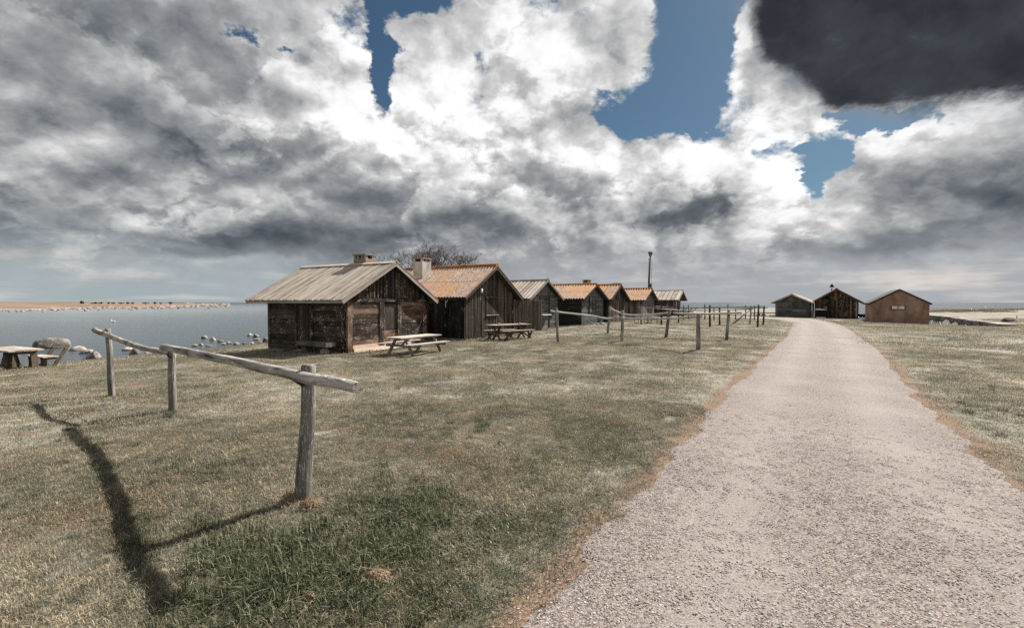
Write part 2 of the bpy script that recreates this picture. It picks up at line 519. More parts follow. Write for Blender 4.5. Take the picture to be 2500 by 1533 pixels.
def wood(name, dark, mid, light, contrast=0.5, fleck=0.0, fleck_c=(0.5, 0.46, 0.40), rough=0.85, bump=0.5, vary=0.5, fine=60.0, fs=(9, 26, 26)):
    """grain runs along local X; weathering flecks and dark drying cracks"""
    m, N, out = new_mat(name)
    co, r = obj_coord(N)
    g1 = N.noise(N.vmath('MULTIPLY', co, (1.1, 14, 14)), 1.0, 5, 0.6)
    g2 = N.noise(N.vmath('MULTIPLY', co, (2.5, fine, fine)), 1.0, 3, 0.6)
    big = N.noise(co, 1.7, 3, 0.5)
    fac = g1 * 0.55 + g2 * 0.35 + big * 0.30 - 0.10 + (r - 0.5) * vary * 0.5
    col = N.ramp(fac, [(0.5 - 0.30 * (1.1 - contrast), dark), (0.5, mid), (0.5 + 0.36 * (1.1 - contrast), light)])
    if fleck:
        fl = N.noise(N.vmath('MULTIPLY', co, fs), 1.0, 4, 0.65)
        col = N.mix(N.smooth(fl + (big - 0.5) * 0.5, 0.66 - fleck * 0.1, 0.74 - fleck * 0.1) , col, fleck_c)
    crack = N.smooth(N.noise(N.vmath('MULTIPLY', co, (0.8, 30, 30)), 1.0, 2, 0.5), 0.62, 0.70)
    col = N.mix(crack * 0.6, col, dark)
    h = g1 * 0.5 + g2 * 0.5 - crack * 0.5
    principled(N, out, col, rough, N.bump(h, bump, 0.012), 0.25)
    return m

def plain(name, color, rough=0.7, noise=0.25, scale=6.0, bump=0.2, spec=0.3):
    m, N, out = new_mat(name)
    co, r = obj_coord(N)
    n = N.noise(co, scale, 5, 0.6)
    f = N.smooth(n, 0.25, 0.75, 1 - noise, 1 + noise, 'LINEAR')
    col = N.vmath('MULTIPLY', N.comb(f, f, f), color)
    principled(N, out, col, rough, N.bump(n, bump, 0.01), spec)
    return m

M = {}
M['tar'] = wood('tarred_brown_wood', (0.0086, 0.0065, 0.0058), (0.0346, 0.0230, 0.0166), (0.0972, 0.0634, 0.0446), 0.55, 0.9, (0.34, 0.29, 0.24), 0.72)
M['tar_rust'] = wood('rusty_sunlit_tone_tarred_wood', (0.0153, 0.0093, 0.0076), (0.1156, 0.0666, 0.0449), (0.2856, 0.1870, 0.1326), 0.6, 0.6, (0.40, 0.33, 0.27), 0.75)  # rusty brown, colour raised to stand in for sun on the gable logs
M['tar_black'] = wood('black_tarred_wood', (0.0042, 0.0042, 0.0042), (0.0140, 0.0126, 0.0119), (0.0385, 0.0336, 0.0308), 0.5, 0.15, (0.2, 0.19, 0.18), 0.7)
M['tar_dull'] = wood('dull_brown_black_boards', (0.0101, 0.0079, 0.0072), (0.0432, 0.0324, 0.0266), (0.0900, 0.0706, 0.0576), 0.5, 0.2, (0.22, 0.2, 0.18), 0.75)
M['brown_gable'] = wood('sunlit_tone_brown_gable_boards', (0.0153, 0.0119, 0.0102), (0.0978, 0.0731, 0.0578), (0.2040, 0.1573, 0.1275), 0.5, 0.25, (0.34, 0.3, 0.26), 0.8)  # lighter brown than the dull boards: sunlight painted into the gable colour
M['slate_wood'] = wood('slate_grey_painted_boards', (0.0342, 0.0380, 0.0408), (0.0902, 0.0978, 0.1026), (0.1615, 0.1710, 0.1757), 0.5, 0.3, (0.24, 0.24, 0.23), 0.75)
M['grey_dark'] = wood('dark_grey_weathered_boards', (0.035, 0.034, 0.033), (0.11, 0.106, 0.103), (0.21, 0.20, 0.192), 0.5, 0.3, (0.26, 0.25, 0.23), 0.8)
M['silver'] = wood('silver_grey_weathered_boards', (0.05, 0.044, 0.038), (0.15, 0.135, 0.118), (0.29, 0.265, 0.235), 0.5, 0.2, (0.42, 0.40, 0.36), 0.9)
M['roof_board'] = wood('bleached_roof_boards', (0.1530, 0.1260, 0.1044), (0.4230, 0.3645, 0.3105), (0.5850, 0.5175, 0.4545), 0.35, 0.25, (0.55, 0.51, 0.46), 0.9, 0.6)
M['roof_deck'] = wood('roof_underboards', (0.0112, 0.0096, 0.0080), (0.0320, 0.0264, 0.0224), (0.0640, 0.0544, 0.0456), 0.5)
M['trim'] = wood('bleached_barge_boards', (0.11, 0.095, 0.08), (0.31, 0.27, 0.235), (0.48, 0.43, 0.38), 0.4, 0.2, (0.5, 0.46, 0.41), 0.9)
M['rail'] = wood('bleached_rail_wood', (0.07, 0.062, 0.055), (0.40, 0.375, 0.345), (0.66, 0.63, 0.59), 0.45, 0.3, (0.66, 0.64, 0.6), 0.9, 0.9, 0.3, 46.0)
M['post'] = wood('grey_post_wood', (0.034, 0.032, 0.029), (0.165, 0.153, 0.138), (0.36, 0.34, 0.31), 0.5, 0.75, (0.52, 0.50, 0.47), 0.9, 1.0, 0.3, 90.0, (16, 110, 110))
M['post_dark'] = wood('dark_stake_wood', (0.0096, 0.0080, 0.0072), (0.0336, 0.0272, 0.0232), (0.0880, 0.0736, 0.0624), 0.5, 0.3, (0.3, 0.27, 0.24), 0.9)
M['bench'] = wood('weathered_bench_wood', (0.06, 0.05, 0.043), (0.20, 0.17, 0.145), (0.36, 0.32, 0.28), 0.5, 0.3, (0.48, 0.44, 0.4), 0.85)
M['bench_brown'] = wood('brown_stained_bench_wood', (0.0298, 0.0213, 0.0161), (0.1020, 0.0723, 0.0536), (0.1955, 0.1487, 0.1148), 0.5, 0.2, (0.36, 0.3, 0.25), 0.85)
M['bench_top'] = wood('sun_bleached_table_planks', (0.14, 0.11, 0.09), (0.36, 0.31, 0.265), (0.52, 0.46, 0.40), 0.4, 0.2, (0.6, 0.56, 0.5), 0.85)
M['pale_new'] = wood('fresh_pale_planks', (0.40, 0.30, 0.23), (0.62, 0.50, 0.41), (0.74, 0.63, 0.54), 0.25, 0.0, rough=0.7, bump=0.2)
M['white'] = plain('white_paint', (0.72, 0.71, 0.68), 0.5, 0.1)
M['black_metal'] = plain('black_painted_metal', (0.013, 0.014, 0.015), 0.8, 0.2, spec=0.1)
M['dark_in'] = plain('dark_interior', (0.012, 0.011, 0.010), 0.9, 0.1)
M['steel'] = plain('grey_steel', (0.10, 0.105, 0.11), 0.5, 0.3)
M['brick'] = plain('red_brown_brick', (0.33, 0.20, 0.14), 0.9, 0.45, 9.0, 0.5)
M['mortar'] = plain('chimney_mortar', (0.30, 0.27, 0.24), 0.95, 0.3)

def plaster(name, c0, c1, c2, scale=1.6):
    m, N, out = new_mat(name)
    co, r = obj_coord(N, 3.0)
    big = N.noise(N.vmath('MULTIPLY', co, (1, 1, 0.55)), scale, 6, 0.62)
    sm = N.noise(co, 22.0, 5, 0.65)
    col = N.ramp(big * 0.75 + sm * 0.25, [(0.34, c0), (0.5, c1), (0.66, c2)])
    principled(N, out, col, 0.92, N.bump(sm + big * 0.5, 0.5, 0.02), 0.2)
    return m
M['plaster_pink'] = plaster('pinkish_brown_render', (0.15, 0.090, 0.068), (0.29, 0.182, 0.138), (0.40, 0.27, 0.21), 1.3)
M['plaster_grey'] = plaster('pale_grey_render', (0.26, 0.23, 0.20), (0.46, 0.42, 0.38), (0.60, 0.55, 0.50), 3.0)
M['concrete'] = plaster('rough_foundation_concrete', (0.12, 0.105, 0.095), (0.24, 0.21, 0.19), (0.34, 0.305, 0.28), 3.0)

def lichen_roof(name, base, pale, orange, amount):
    m, N, out = new_mat(name)
    co, r = obj_coord(N, 5.0)
    n1_ = N.noise(co, 3.2, 6, 0.65)
    n2_ = N.noise(co, 17.0, 5, 0.65)
    n3_ = N.noise(co, 6.0, 4, 0.6)
    col = N.ramp(n2_ * 0.7 + n1_ * 0.3, [(0.36, tuple(c * 0.45 for c in base)), (0.48, base), (0.60, pale), (0.72, tuple(min(0.8, c * 1.5) for c in pale))])
    col = N.mix(N.smooth(n3_ + (n2_ - 0.5) * 0.5 + (r - 0.5) * 0.25, 0.60 - amount * 0.25, 0.74 - amount * 0.25, 0, 0.9), col, orange)
    principled(N, out, col, 0.95, N.bump(n2_, 0.5, 0.012), 0.15)
    return m
M['lichen'] = lichen_roof('lichen_spotted_sheeting', (0.30, 0.212, 0.166), (0.52, 0.425, 0.365), (0.46, 0.235, 0.095), 0.32)
M['lichen2'] = lichen_roof('orange_lichen_sheeting', (0.33, 0.220, 0.160), (0.52, 0.395, 0.315), (0.48, 0.255, 0.11), 0.40)
M['lichen_ridge'] = lichen_roof('rust_orange_ridge_tiles', (0.18, 0.09, 0.045), (0.30, 0.15, 0.07), (0.36, 0.15, 0.045), 0.9)
M['tile_far'] = lichen_roof('brown_orange_tile_roof', (0.24, 0.14, 0.095), (0.38, 0.25, 0.18), (0.42, 0.21, 0.09), 0.5)

def rock_mat(name, dark, mid, light, pink):
    m, N, out = new_mat(name)
    co, r = obj_coord(N, 9.0)
    n1_ = N.noise(co, 2.2, 6, 0.62)
    n2_ = N.noise(co, 14.0, 5, 0.65)
    col = N.ramp(n1_ * 0.6 + n2_ * 0.4 + (r - 0.5) * 0.12, [(0.36, dark), (0.50, mid), (0.64, light)])
    col = N.mix(N.smooth(N.noise(co, 1.2, 3, 0.5), 0.52, 0.66, 0, 0.7), col, pink)
    wz = N.sep(N.node('ShaderNodeNewGeometry').outputs['Position'])[2]      # wet, weedy tide line
    col = N.mix(N.smooth(wz + (n2_ - 0.5) * 0.12, SEA_Z + 0.015, SEA_Z + 0.075, 0.8, 0.0), col, (0.040, 0.036, 0.028))
    principled(N, out, col, 0.88, N.bump(n2_ + n1_, 0.6, 0.04), 0.25)
    return m
M['rock'] = rock_mat('pale_granite', (0.10, 0.085, 0.078), (0.30, 0.265, 0.24), (0.50, 0.46, 0.43), (0.36, 0.24, 0.19))
M['rock_dark'] = rock_mat('dark_weathered_granite', (0.045, 0.042, 0.040), (0.17, 0.155, 0.145), (0.42, 0.39, 0.37), (0.27, 0.19, 0.155))
# ------------------------------------------------------------------ ground, sea, road
def grass_tint(N, pos):
    """patchy dry-lawn colour as a function of place: straw, olive, lush green, bare orange earth"""
    big = N.noise(pos, 0.33, 3, 0.55)
    med = N.noise(pos, 1.25, 4, 0.6)
    sml = N.noise(pos, 7.0, 3, 0.6)
    px_, py_, pz_ = N.sep(pos)
    # greener, longer turf in the dip by the near post and along the road's shoulder
    g1_ = N.smooth(N.vmath('LENGTH', N.vmath('MULTIPLY', N.vmath('SUBTRACT', pos, (-0.75, 2.85, 0)), (0.62, 0.85, 0)), out=1), 0.35, 1.25, 1.0, 0.0)
    g2_ = N.smooth(N.vmath('LENGTH', N.vmath('MULTIPLY', N.vmath('SUBTRACT', pos, (0.55, 4.9, 0)), (1.1, 0.55, 0)), out=1), 0.2, 1.1, 0.55, 0.0)
    far = N.smooth(py_, 5.0, 30.0)
    f = big * 0.34 + med * 0.34 + sml * 0.40 - 0.015 + far * 0.02
    col = N.ramp(f, [(0.33, (0.060, 0.065, 0.048)), (0.43, (0.110, 0.111, 0.085)), (0.52, (0.184, 0.175, 0.141)), (0.65, (0.315, 0.289, 0.240))])
    br = N.noise(N.vmath('ADD', pos, (13.0, 5.0, 0)), 0.75, 4, 0.62)
    col = N.mix(N.smooth(br + (sml - 0.5) * 0.35, 0.50, 0.68, 0.0, 0.45) * N.smooth(py_, 5.0, 22.0, 1.0, 0.35), col, (0.172, 0.126, 0.088))
    col = N.mix((g1_ + g2_) * N.smooth(med * 0.7 + sml * 0.3, 0.30, 0.55, 0.95, 0.45), col, (0.055, 0.070, 0.040))
    return col, big, med, sml, far

gm, GN_, gout = new_mat('dry_turf_soil')
geo = GN_.node('ShaderNodeNewGeometry')
gpos = geo.outputs['Position']
gcol, gbig, gmed, gsml, gfar = grass_tint(GN_, gpos)
gatt = GN_.node('ShaderNodeAttribute', attribute_name='roadside')
edge = E(GN_, gatt.outputs['Fac'])
fine = GN_.noise(gpos, 38.0, 4, 0.7)
fine2 = GN_.noise(gpos, 9.0, 4, 0.65)
soil = GN_.ramp(fine, [(0.3, (0.085, 0.058, 0.042)), (0.55, (0.205, 0.142, 0.102)), (0.75, (0.33, 0.25, 0.19))])
gc = GN_.vmath('MULTIPLY', gcol, GN_.ramp(fine * 0.6 + fine2 * 0.4, [(0.3, 0.55), (0.5, 1.0), (0.7, 1.5)]))
barem = GN_.smooth(edge * 0.9 + (gmed - 0.5) * 1.2 + (fine2 - 0.5) * 0.8, 0.36, 0.78)
gc = GN_.mix(barem, gc, soil)
gbare = GN_.node('ShaderNodeAttribute', attribute_name='bare')
bare2 = GN_.smooth(E(GN_, gbare.outputs['Fac']) + (fine2 - 0.5) * 0.5, 0.35, 0.6, 0, 0.9)
gc = GN_.mix(bare2, gc, soil)
sx_, sy_, sz_ = GN_.sep(gpos)
gc = GN_.mix(GN_.smooth(sz_ + (fine2 - 0.5) * 0.2, -1.02, -0.85, 1.0, 0.0), gc, (0.16, 0.135, 0.11))
principled(GN_, gout, gc, 0.95, GN_.bump(fine + fine2 * 1.5, 0.7, 0.03), 0.1)

SPOTS = [(0, 0, 0)][:0]
for (px, py, w) in ((125, 927, 0.62), (330, 943, 0.55), (115, 966, 0.45), (40, 972, 0.40), (175, 893, 0.6), (60, 1060, 0.25), (240, 1090, 0.2), (1130, 1010, 0.25), (1300, 880, 0.7), (150, 1160, 0.16)):
    g_ = on_ground(px, py)
    SPOTS.append((g_.x, g_.y, w))
for _ in range(26):
    a_, r_ = rng.uniform(-0.85, 0.2), rng.uniform(5, 26)
    SPOTS.append((math.sin(a_) * r_, math.cos(a_) * r_, rng.uniform(0.12, 0.22) * (1 + r_ / 20)))
def bare_at(x, y):
    out_ = np.zeros_like(x)
    for (sx0, sy0, w) in SPOTS:
        out_ = np.maximum(out_, np.exp(-(((x - sx0) / w) ** 2 + ((y - sy0) / (w * 0.55)) ** 2)))
    return out_
azs = np.concatenate([np.radians(np.linspace(-180, -66, 30, endpoint=False)), np.radians(np.linspace(-66, 66, 320, endpoint=False)), np.radians(np.linspace(66, 180, 30, endpoint=False))])
rr = np.concatenate([[0.4], np.geomspace(0.8, 330, 235)])
AA, RR = np.meshgrid(azs, rr, indexing='ij')
GX, GY = np.sin(AA) * RR, np.cos(AA) * RR
GZ = gz(GX, GY)
far_out = np.clip((RR - 210) / 60, 0, 1)
GZ = GZ * (1 - far_out) + (-2.8) * far_out
na_, nr_ = GX.shape
verts = np.stack([GX.ravel(), GY.ravel(), GZ.ravel()], 1)
idx = np.arange(na_ * nr_).reshape(na_, nr_)
q = np.stack([idx, np.roll(idx, -1, 0)], 0)
faces = np.stack([q[0][:, :-1], q[0][:, 1:], q[1][:, 1:], q[1][:, :-1]], -1).reshape(-1, 4)
verts = np.concatenate([verts, [[0, 0, 0]]])
tri = np.stack([idx[:, 0], np.roll(idx[:, 0], -1), np.full(na_, len(verts) - 1)], 1)
me = bpy.data.meshes.new('ground')
me.from_pydata(verts.tolist(), [], faces[:, ::-1].tolist() + tri[:, ::1].tolist())
me.polygons.foreach_set('use_smooth', [True] * len(me.polygons))
sd_road = poly_sd(ROAD, verts[:, 0], verts[:, 1])
att = me.attributes.new('roadside', 'FLOAT', 'POINT')
att.data.foreach_set('value', np.clip(1 + sd_road / 0.42, 0, 1).astype(np.float32))
me.attributes.new('bare', 'FLOAT', 'POINT').data.foreach_set('value', bare_at(verts[:, 0], verts[:, 1]).astype(np.float32))
me.materials.append(gm)
me.update()
ground = bpy.data.objects.new('ground', me)
COL.objects.link(ground)
tag(ground, kind='structure')

# sea: one sheet to the horizon
sm_, SN, sout = new_mat('grey_sea_water')
sgeo = SN.node('ShaderNodeNewGeometry')
sp = sgeo.outputs['Position']
w1 = SN.noise(SN.vmath('MULTIPLY', sp, (0.55, 1.3, 1)), 1.0, 4, 0.6)
w2 = SN.noise(SN.vmath('MULTIPLY', sp, (2.4, 4.6, 1)), 1.0, 4, 0.6)
sxx, syy, _ = SN.sep(sp)
open_sea = (SN.smooth(sxx, -160.0, 20.0) + SN.smooth(syy, 180.0, 700.0)).min(1.0)
w3 = SN.noise(SN.vmath('MULTIPLY', sp, (0.006, 0.02, 1)), 1.0, 3, 0.5)
scol = SN.mix(SN.smooth(w3, 0.35, 0.65), (0.150, 0.164, 0.166), (0.205, 0.216, 0.214))
scol = SN.mix(open_sea, scol, (0.028, 0.046, 0.060))
pw = principled(SN, sout, scol, SN.smooth(w3, 0.3, 0.7, 0.12, 0.18) + open_sea * 0.02, SN.bump((w1 * 0.7 + w2 * 0.35) * (open_sea * 1.7 + 0.20), 0.40, 0.35), open_sea * -0.33 + 0.5)
pw.inputs['IOR'].default_value = 1.33
n_ = 96
sv = [(0, 0, SEA_Z)] + [(math.sin(2 * math.pi * i / n_) * 42000, math.cos(2 * math.pi * i / n_) * 42000, SEA_Z) for i in range(n_)]
sea = mesh_obj('sea', sv, [(0, (i + 1) % n_ + 1, i + 1) for i in range(n_)], sm_)
tag(sea, kind='structure')

# gravel road: a sheet 14 mm above the turf, slightly cambered, edges feathering into the verge
rm, RN, rout = new_mat('pale_gravel')
rgeo = RN.node('ShaderNodeNewGeometry')
rp = rgeo.outputs['Position']
st = RN.voronoi(rp, 95.0, out='Color')
sd1 = RN.voronoi(rp, 95.0)
st2 = RN.voronoi(rp, 210.0, out='Color')
rn1 = RN.noise(rp, 0.8, 4, 0.6)
rn2 = RN.noise(rp, 24.0, 5, 0.7)
s1, _, s3 = RN.sep(st)
t1, _, _ = RN.sep(st2)
val = s1 * 0.55 + t1 * 0.25 + rn2 * 0.35 + (rn1 - 0.5) * 0.20 - sd1 * 0.35
rc = RN.ramp(val, [(0.10, (0.070, 0.058, 0.052)), (0.30, (0.178, 0.150, 0.138)), (0.55, (0.272, 0.237, 0.221)), (0.90, (0.43, 0.394, 0.376))])
rc = RN.mix(RN.smooth(s3, 0.90, 0.97, 0, 0.45), rc, (0.30, 0.17, 0.12))
ratt = RN.node('ShaderNodeAttribute', attribute_name='wheel')
rc = RN.mix(E(RN, ratt.outputs['Fac']) * RN.smooth(rn1, 0.3, 0.6, 0.25, 0.60), rc, (0.285, 0.251, 0.235))
principled(RN, rout, rc, 0.92, RN.bump(sd1 * -0.8 + t1 * 0.2 + rn2 * 0.4, 0.65, 0.012), 0.15)

def resample(pts, n):
    p = np.array(pts, float)
    # Catmull-Rom through the surveyed edge points
    out_ = []
    for i in range(len(p) - 1):
        p0, p1, p2, p3 = p[max(i - 1, 0)], p[i], p[i + 1], p[min(i + 2, len(p) - 1)]
        for t in np.linspace(0, 1, n, endpoint=False):
            out_.append(0.5 * (2 * p1 + (p2 - p0) * t + (2 * p0 - 5 * p1 + 4 * p2 - p3) * t * t + (3 * p1 - p0 - 3 * p2 + p3) * t ** 3))
    out_.append(p[-1])
    return np.array(out_)
eL, eR = resample(ROAD_L, 26), resample(ROAD_R, 26)
ncol = 26
rv, rf, wheel = [], [], []
for i in range(len(eL)):
    jl = 0.05 * math.sin(i * 0.31) + 0.03 * math.sin(i * 0.83) + 0.045 * rng.uniform(-1, 1)
    jr = 0.05 * math.sin(i * 0.37 + 2) + 0.03 * math.sin(i * 0.71 + 1) + 0.045 * rng.uniform(-1, 1)
    d = (eR[i] - eL[i])
    d /= np.linalg.norm(d)
    a, b_ = eL[i] - d * jl, eR[i] + d * jr
    for j in range(ncol):
        u = j / (ncol - 1)
        x, y = a * (1 - u) + b_ * u
        cam_h = 0.014 + 0.022 * (1 - (2 * u - 1) ** 2) - (0.03 if j in (0, ncol - 1) else 0)
        rv.append((x, y, gz1(0, 0) * 0 + cam_h))
        wheel.append(math.exp(-((u - 0.27) / 0.11) ** 2) + math.exp(-((u - 0.73) / 0.11) ** 2))
rv = np.array(rv)
rv[:, 2] += gz(rv[:, 0], rv[:, 1])
for i in range(len(eL) - 1):
    for j in range(ncol - 1):
        a = i * ncol + j
        rf.append((a, a + 1, a + ncol + 1, a + ncol))
road = mesh_obj('gravel_road', rv, rf, rm, smooth=True)
wa = road.data.attributes.new('wheel', 'FLOAT', 'POINT')
wa.data.foreach_set('value', np.array(wheel, np.float32))
tag(road, kind='structure')

# ------------------------------------------------------------------ turf blades and loose gravel (uncountable: stuff)
bm_, BN, bout = new_mat('grass_blades')
bgeo = BN.node('ShaderNodeNewGeometry')
bcol, bbig, bmed, bsml, bfar = grass_tint(BN, bgeo.outputs['Position'])
oi = BN.node('ShaderNodeObjectInfo')
brnd = E(BN, oi.outputs['Random'])
batt = BN.node('ShaderNodeAttribute', attribute_name='tip')
tip = E(BN, batt.outputs['Fac'])
btone = BN.node('ShaderNodeAttribute', attribute_name='tone')
tn = E(BN, btone.outputs['Fac'])
bc = BN.vmath('MULTIPLY', bcol, BN.ramp(tn, [(0.0, (0.50, 0.56, 0.52)), (0.40, (0.95, 0.97, 0.97)), (0.75, (1.7, 1.58, 1.42)), (1.0, (2.5, 2.2, 1.85))]))
bc = BN.mix(tip * 0.35, bc, BN.vmath('MULTIPLY', bc, (1.45, 1.36, 1.2)))
dif = BN.node('ShaderNodeBsdfDiffuse')
BN.put(dif.inputs['Color'], bc)
trn = BN.node('ShaderNodeBsdfTranslucent')
BN.put(trn.inputs['Color'], bc)
gls = BN.node('ShaderNodeBsdfGlossy')
gls.inputs['Roughness'].default_value = 0.45
gls.inputs['Color'].default_value = (0.8, 0.8, 0.75, 1)
mx = BN.node('ShaderNodeMixShader')
mx.inputs[0].default_value = 0.28
bm_.node_tree.links.new(dif.outputs[0], mx.inputs[1])
bm_.node_tree.links.new(trn.outputs[0], mx.inputs[2])
mx2 = BN.node('ShaderNodeMixShader')
mx2.inputs[0].default_value = 0.05
bm_.node_tree.links.new(mx.outputs[0], mx2.inputs[1])
bm_.node_tree.links.new(gls.outputs[0], mx2.inputs[2])
bm_.node_tree.links.new(mx2.outputs[0], bout.inputs['Surface'])

def clump(name, n, rad, lmin, lmax, wid, lean, mat):
    v, f, tp, tn_ = [], [], [], []
    for _ in range(n):
        r_, a_ = rad * math.sqrt(random.random()), random.random() * 6.2832
        x, y = r_ * math.cos(a_), r_ * math.sin(a_)
        L = random.uniform(lmin, lmax) * (0.6 + 0.4 * random.random())
        ln = lean * random.random() ** 0.7
        da = random.random() * 6.2832
        dx_, dy_ = math.cos(da), math.sin(da)
        sx2, sy2 = -dy_ * wid / 2, dx_ * wid / 2
        k0 = len(v)
        h1, o1 = L * 0.55 * (1 - ln * 0.25), L * ln * 0.30
        h2, o2 = L * (1 - ln * 0.62), L * ln * 0.95
        v += [(x - sx2, y - sy2, -0.012), (x + sx2, y + sy2, -0.012), (x + dx_ * o1 - sx2 * 0.8, y + dy_ * o1 - sy2 * 0.8, h1), (x + dx_ * o1 + sx2 * 0.8, y + dy_ * o1 + sy2 * 0.8, h1), (x + dx_ * o2, y + dy_ * o2, h2)]
        f += [(k0, k0 + 1, k0 + 3, k0 + 2), (k0 + 2, k0 + 3, k0 + 4)]
        tp += [0, 0, 0.5, 0.5, 1]
        tn_ += [random.random()] * 5
    me_ = bpy.data.meshes.new(name)
    me_.from_pydata(v, [], f)
    me_.attributes.new('tip', 'FLOAT', 'POINT').data.foreach_set('value', np.array(tp, np.float32))
    me_.attributes.new('tone', 'FLOAT', 'POINT').data.foreach_set('value', np.array(tn_, np.float32))
    me_.materials.append(mat)
    return bpy.data.objects.new(name, me_)

def scatter(name, pts, rot, scl, sources, label, cat):
    """one object whose points carry copies of a few small source meshes"""
    coll = bpy.data.collections.new(name + '_sources')
    for s_ in sources:
        coll.objects.link(s_)
    me_ = bpy.data.meshes.new(name)
    me_.from_pydata(pts.tolist(), [], [])
    me_.attributes.new('rot', 'FLOAT', 'POINT').data.foreach_set('value', rot.astype(np.float32))
    me_.attributes.new('scl', 'FLOAT', 'POINT').data.foreach_set('value', scl.astype(np.float32))
    me_.attributes.new('pick', 'INT', 'POINT').data.foreach_set('value', rng.integers(0, len(sources), len(pts)).astype(np.int32))
    o = bpy.data.objects.new(name, me_)
    COL.objects.link(o)
    gt = bpy.data.node_groups.new(name + '_scatter', 'GeometryNodeTree')
    gt.interface.new_socket('Geometry', in_out='INPUT', socket_type='NodeSocketGeometry')
    gt.interface.new_socket('Geometry', in_out='OUTPUT', socket_type='NodeSocketGeometry')
    gi, go = gt.nodes.new('NodeGroupInput'), gt.nodes.new('NodeGroupOutput')
    ci = gt.nodes.new('GeometryNodeCollectionInfo')
    ci.inputs['Collection'].default_value = coll
    ci.inputs['Separate Children'].default_value = True
    ci.inputs['Reset Children'].default_value = True
    ip = gt.nodes.new('GeometryNodeInstanceOnPoints')
    ip.inputs['Pick Instance'].default_value = True
    def attr(nm, ty):
        a_ = gt.nodes.new('GeometryNodeInputNamedAttribute')
        a_.data_type = ty
        a_.inputs['Name'].default_value = nm
        return [s for s in a_.outputs if s.enabled and s.name == 'Attribute'][0]
    cx3 = gt.nodes.new('ShaderNodeCombineXYZ')
    gt.links.new(attr('rot', 'FLOAT'), cx3.inputs['Z'])
    gt.links.new(gi.outputs[0], ip.inputs['Points'])
    gt.links.new(ci.outputs[0], ip.inputs['Instance'])
    gt.links.new(attr('pick', 'INT'), ip.inputs['Instance Index'])
    gt.links.new(cx3.outputs[0], ip.inputs['Rotation'])
    gt.links.new(attr('scl', 'FLOAT'), ip.inputs['Scale'])
    gt.links.new(ip.outputs[0], go.inputs[0])
    md = o.modifiers.new('scatter', 'NODES')
    md.node_group = gt
    return tag(o, label, cat, kind='stuff')

def sector(n, r0, r1, half):
    r_ = np.sqrt(rng.uniform(r0 * r0, r1 * r1, n))
    a_ = rng.uniform(-half, half, n)
    return np.sin(a_) * r_, np.cos(a_) * r_

def vnoise(x, y, s, seed):
    """cheap smooth value noise"""
    g = np.random.default_rng(seed).random((64, 64))
    u, w = x * s + 100.3, y * s + 71.9
    i, j = np.floor(u).astype(int), np.floor(w).astype(int)
    fu, fw = u - i, w - j
    fu, fw = fu * fu * (3 - 2 * fu), fw * fw * (3 - 2 * fw)
    G = lambda a, b: g[a % 64, b % 64]
    return (G(i, j) * (1 - fu) + G(i + 1, j) * fu) * (1 - fw) + (G(i, j + 1) * (1 - fu) + G(i + 1, j + 1) * fu) * fw

def turf(n, r0, r1, half, size):
    x, y = sector(n, r0, r1, half)
    land, rd = poly_sd(LAND, x, y), poly_sd(ROAD, x, y)
    keep = (land > 0.9) & (rd < 0.04 - 0.30 * rng.random(n) ** 1.8)
    keep &= ~((bare_at(x, y) > 0.42) & (rng.random(n) < 0.85))
    thin = np.clip((rd + 0.75) / 0.6, 0, 1)
    keep &= rng.random(n) > thin * 0.5
    x, y = x[keep], y[keep]
    sc = 0.62 + 0.55 * vnoise(x, y, 1.3, 3) + rng.uniform(-0.15, 0.2, len(x))
    lush = np.clip(1.25 - np.hypot((x + 0.75) * 0.62, (y - 2.85) * 0.85), 0, 1)
    sc += 0.75 * lush * vnoise(x, y, 3.0, 8)
    return np.stack([x, y, gz(x, y)], 1), rng.uniform(0, 6.283, len(x)), sc

near_src = [clump('near_clump', 130, 0.13, 0.026, 0.078, 0.0036, 1.15, bm_) for _ in range(7)]
mid_src = [clump('mid_clump', 150, 0.30, 0.025, 0.062, 0.0058, 0.95, bm_) for _ in range(5)]
far_src = [clump('far_clump', 200, 0.85, 0.03, 0.07, 0.016, 0.9, bm_) for _ in range(4)]
P3, rt, sc = turf(12500, 0.9, 8.0, R(64), 0)
scatter('turf_blades', P3, rt, sc, near_src, 'short dry mown turf in the foreground left and right of the road', 'grass')
P3, rt, sc = turf(10500, 7.4, 23.0, R(57), 1)
scatter('turf_blades', P3, rt, sc, mid_src, 'patchy olive and straw turf between the racks and the huts', 'grass')
P3, rt, sc = turf(14000, 21.5, 85.0, R(56), 2)
scatter('turf_blades', P3, rt, sc, far_src, 'distant turf around the far huts and the harbour', 'grass')

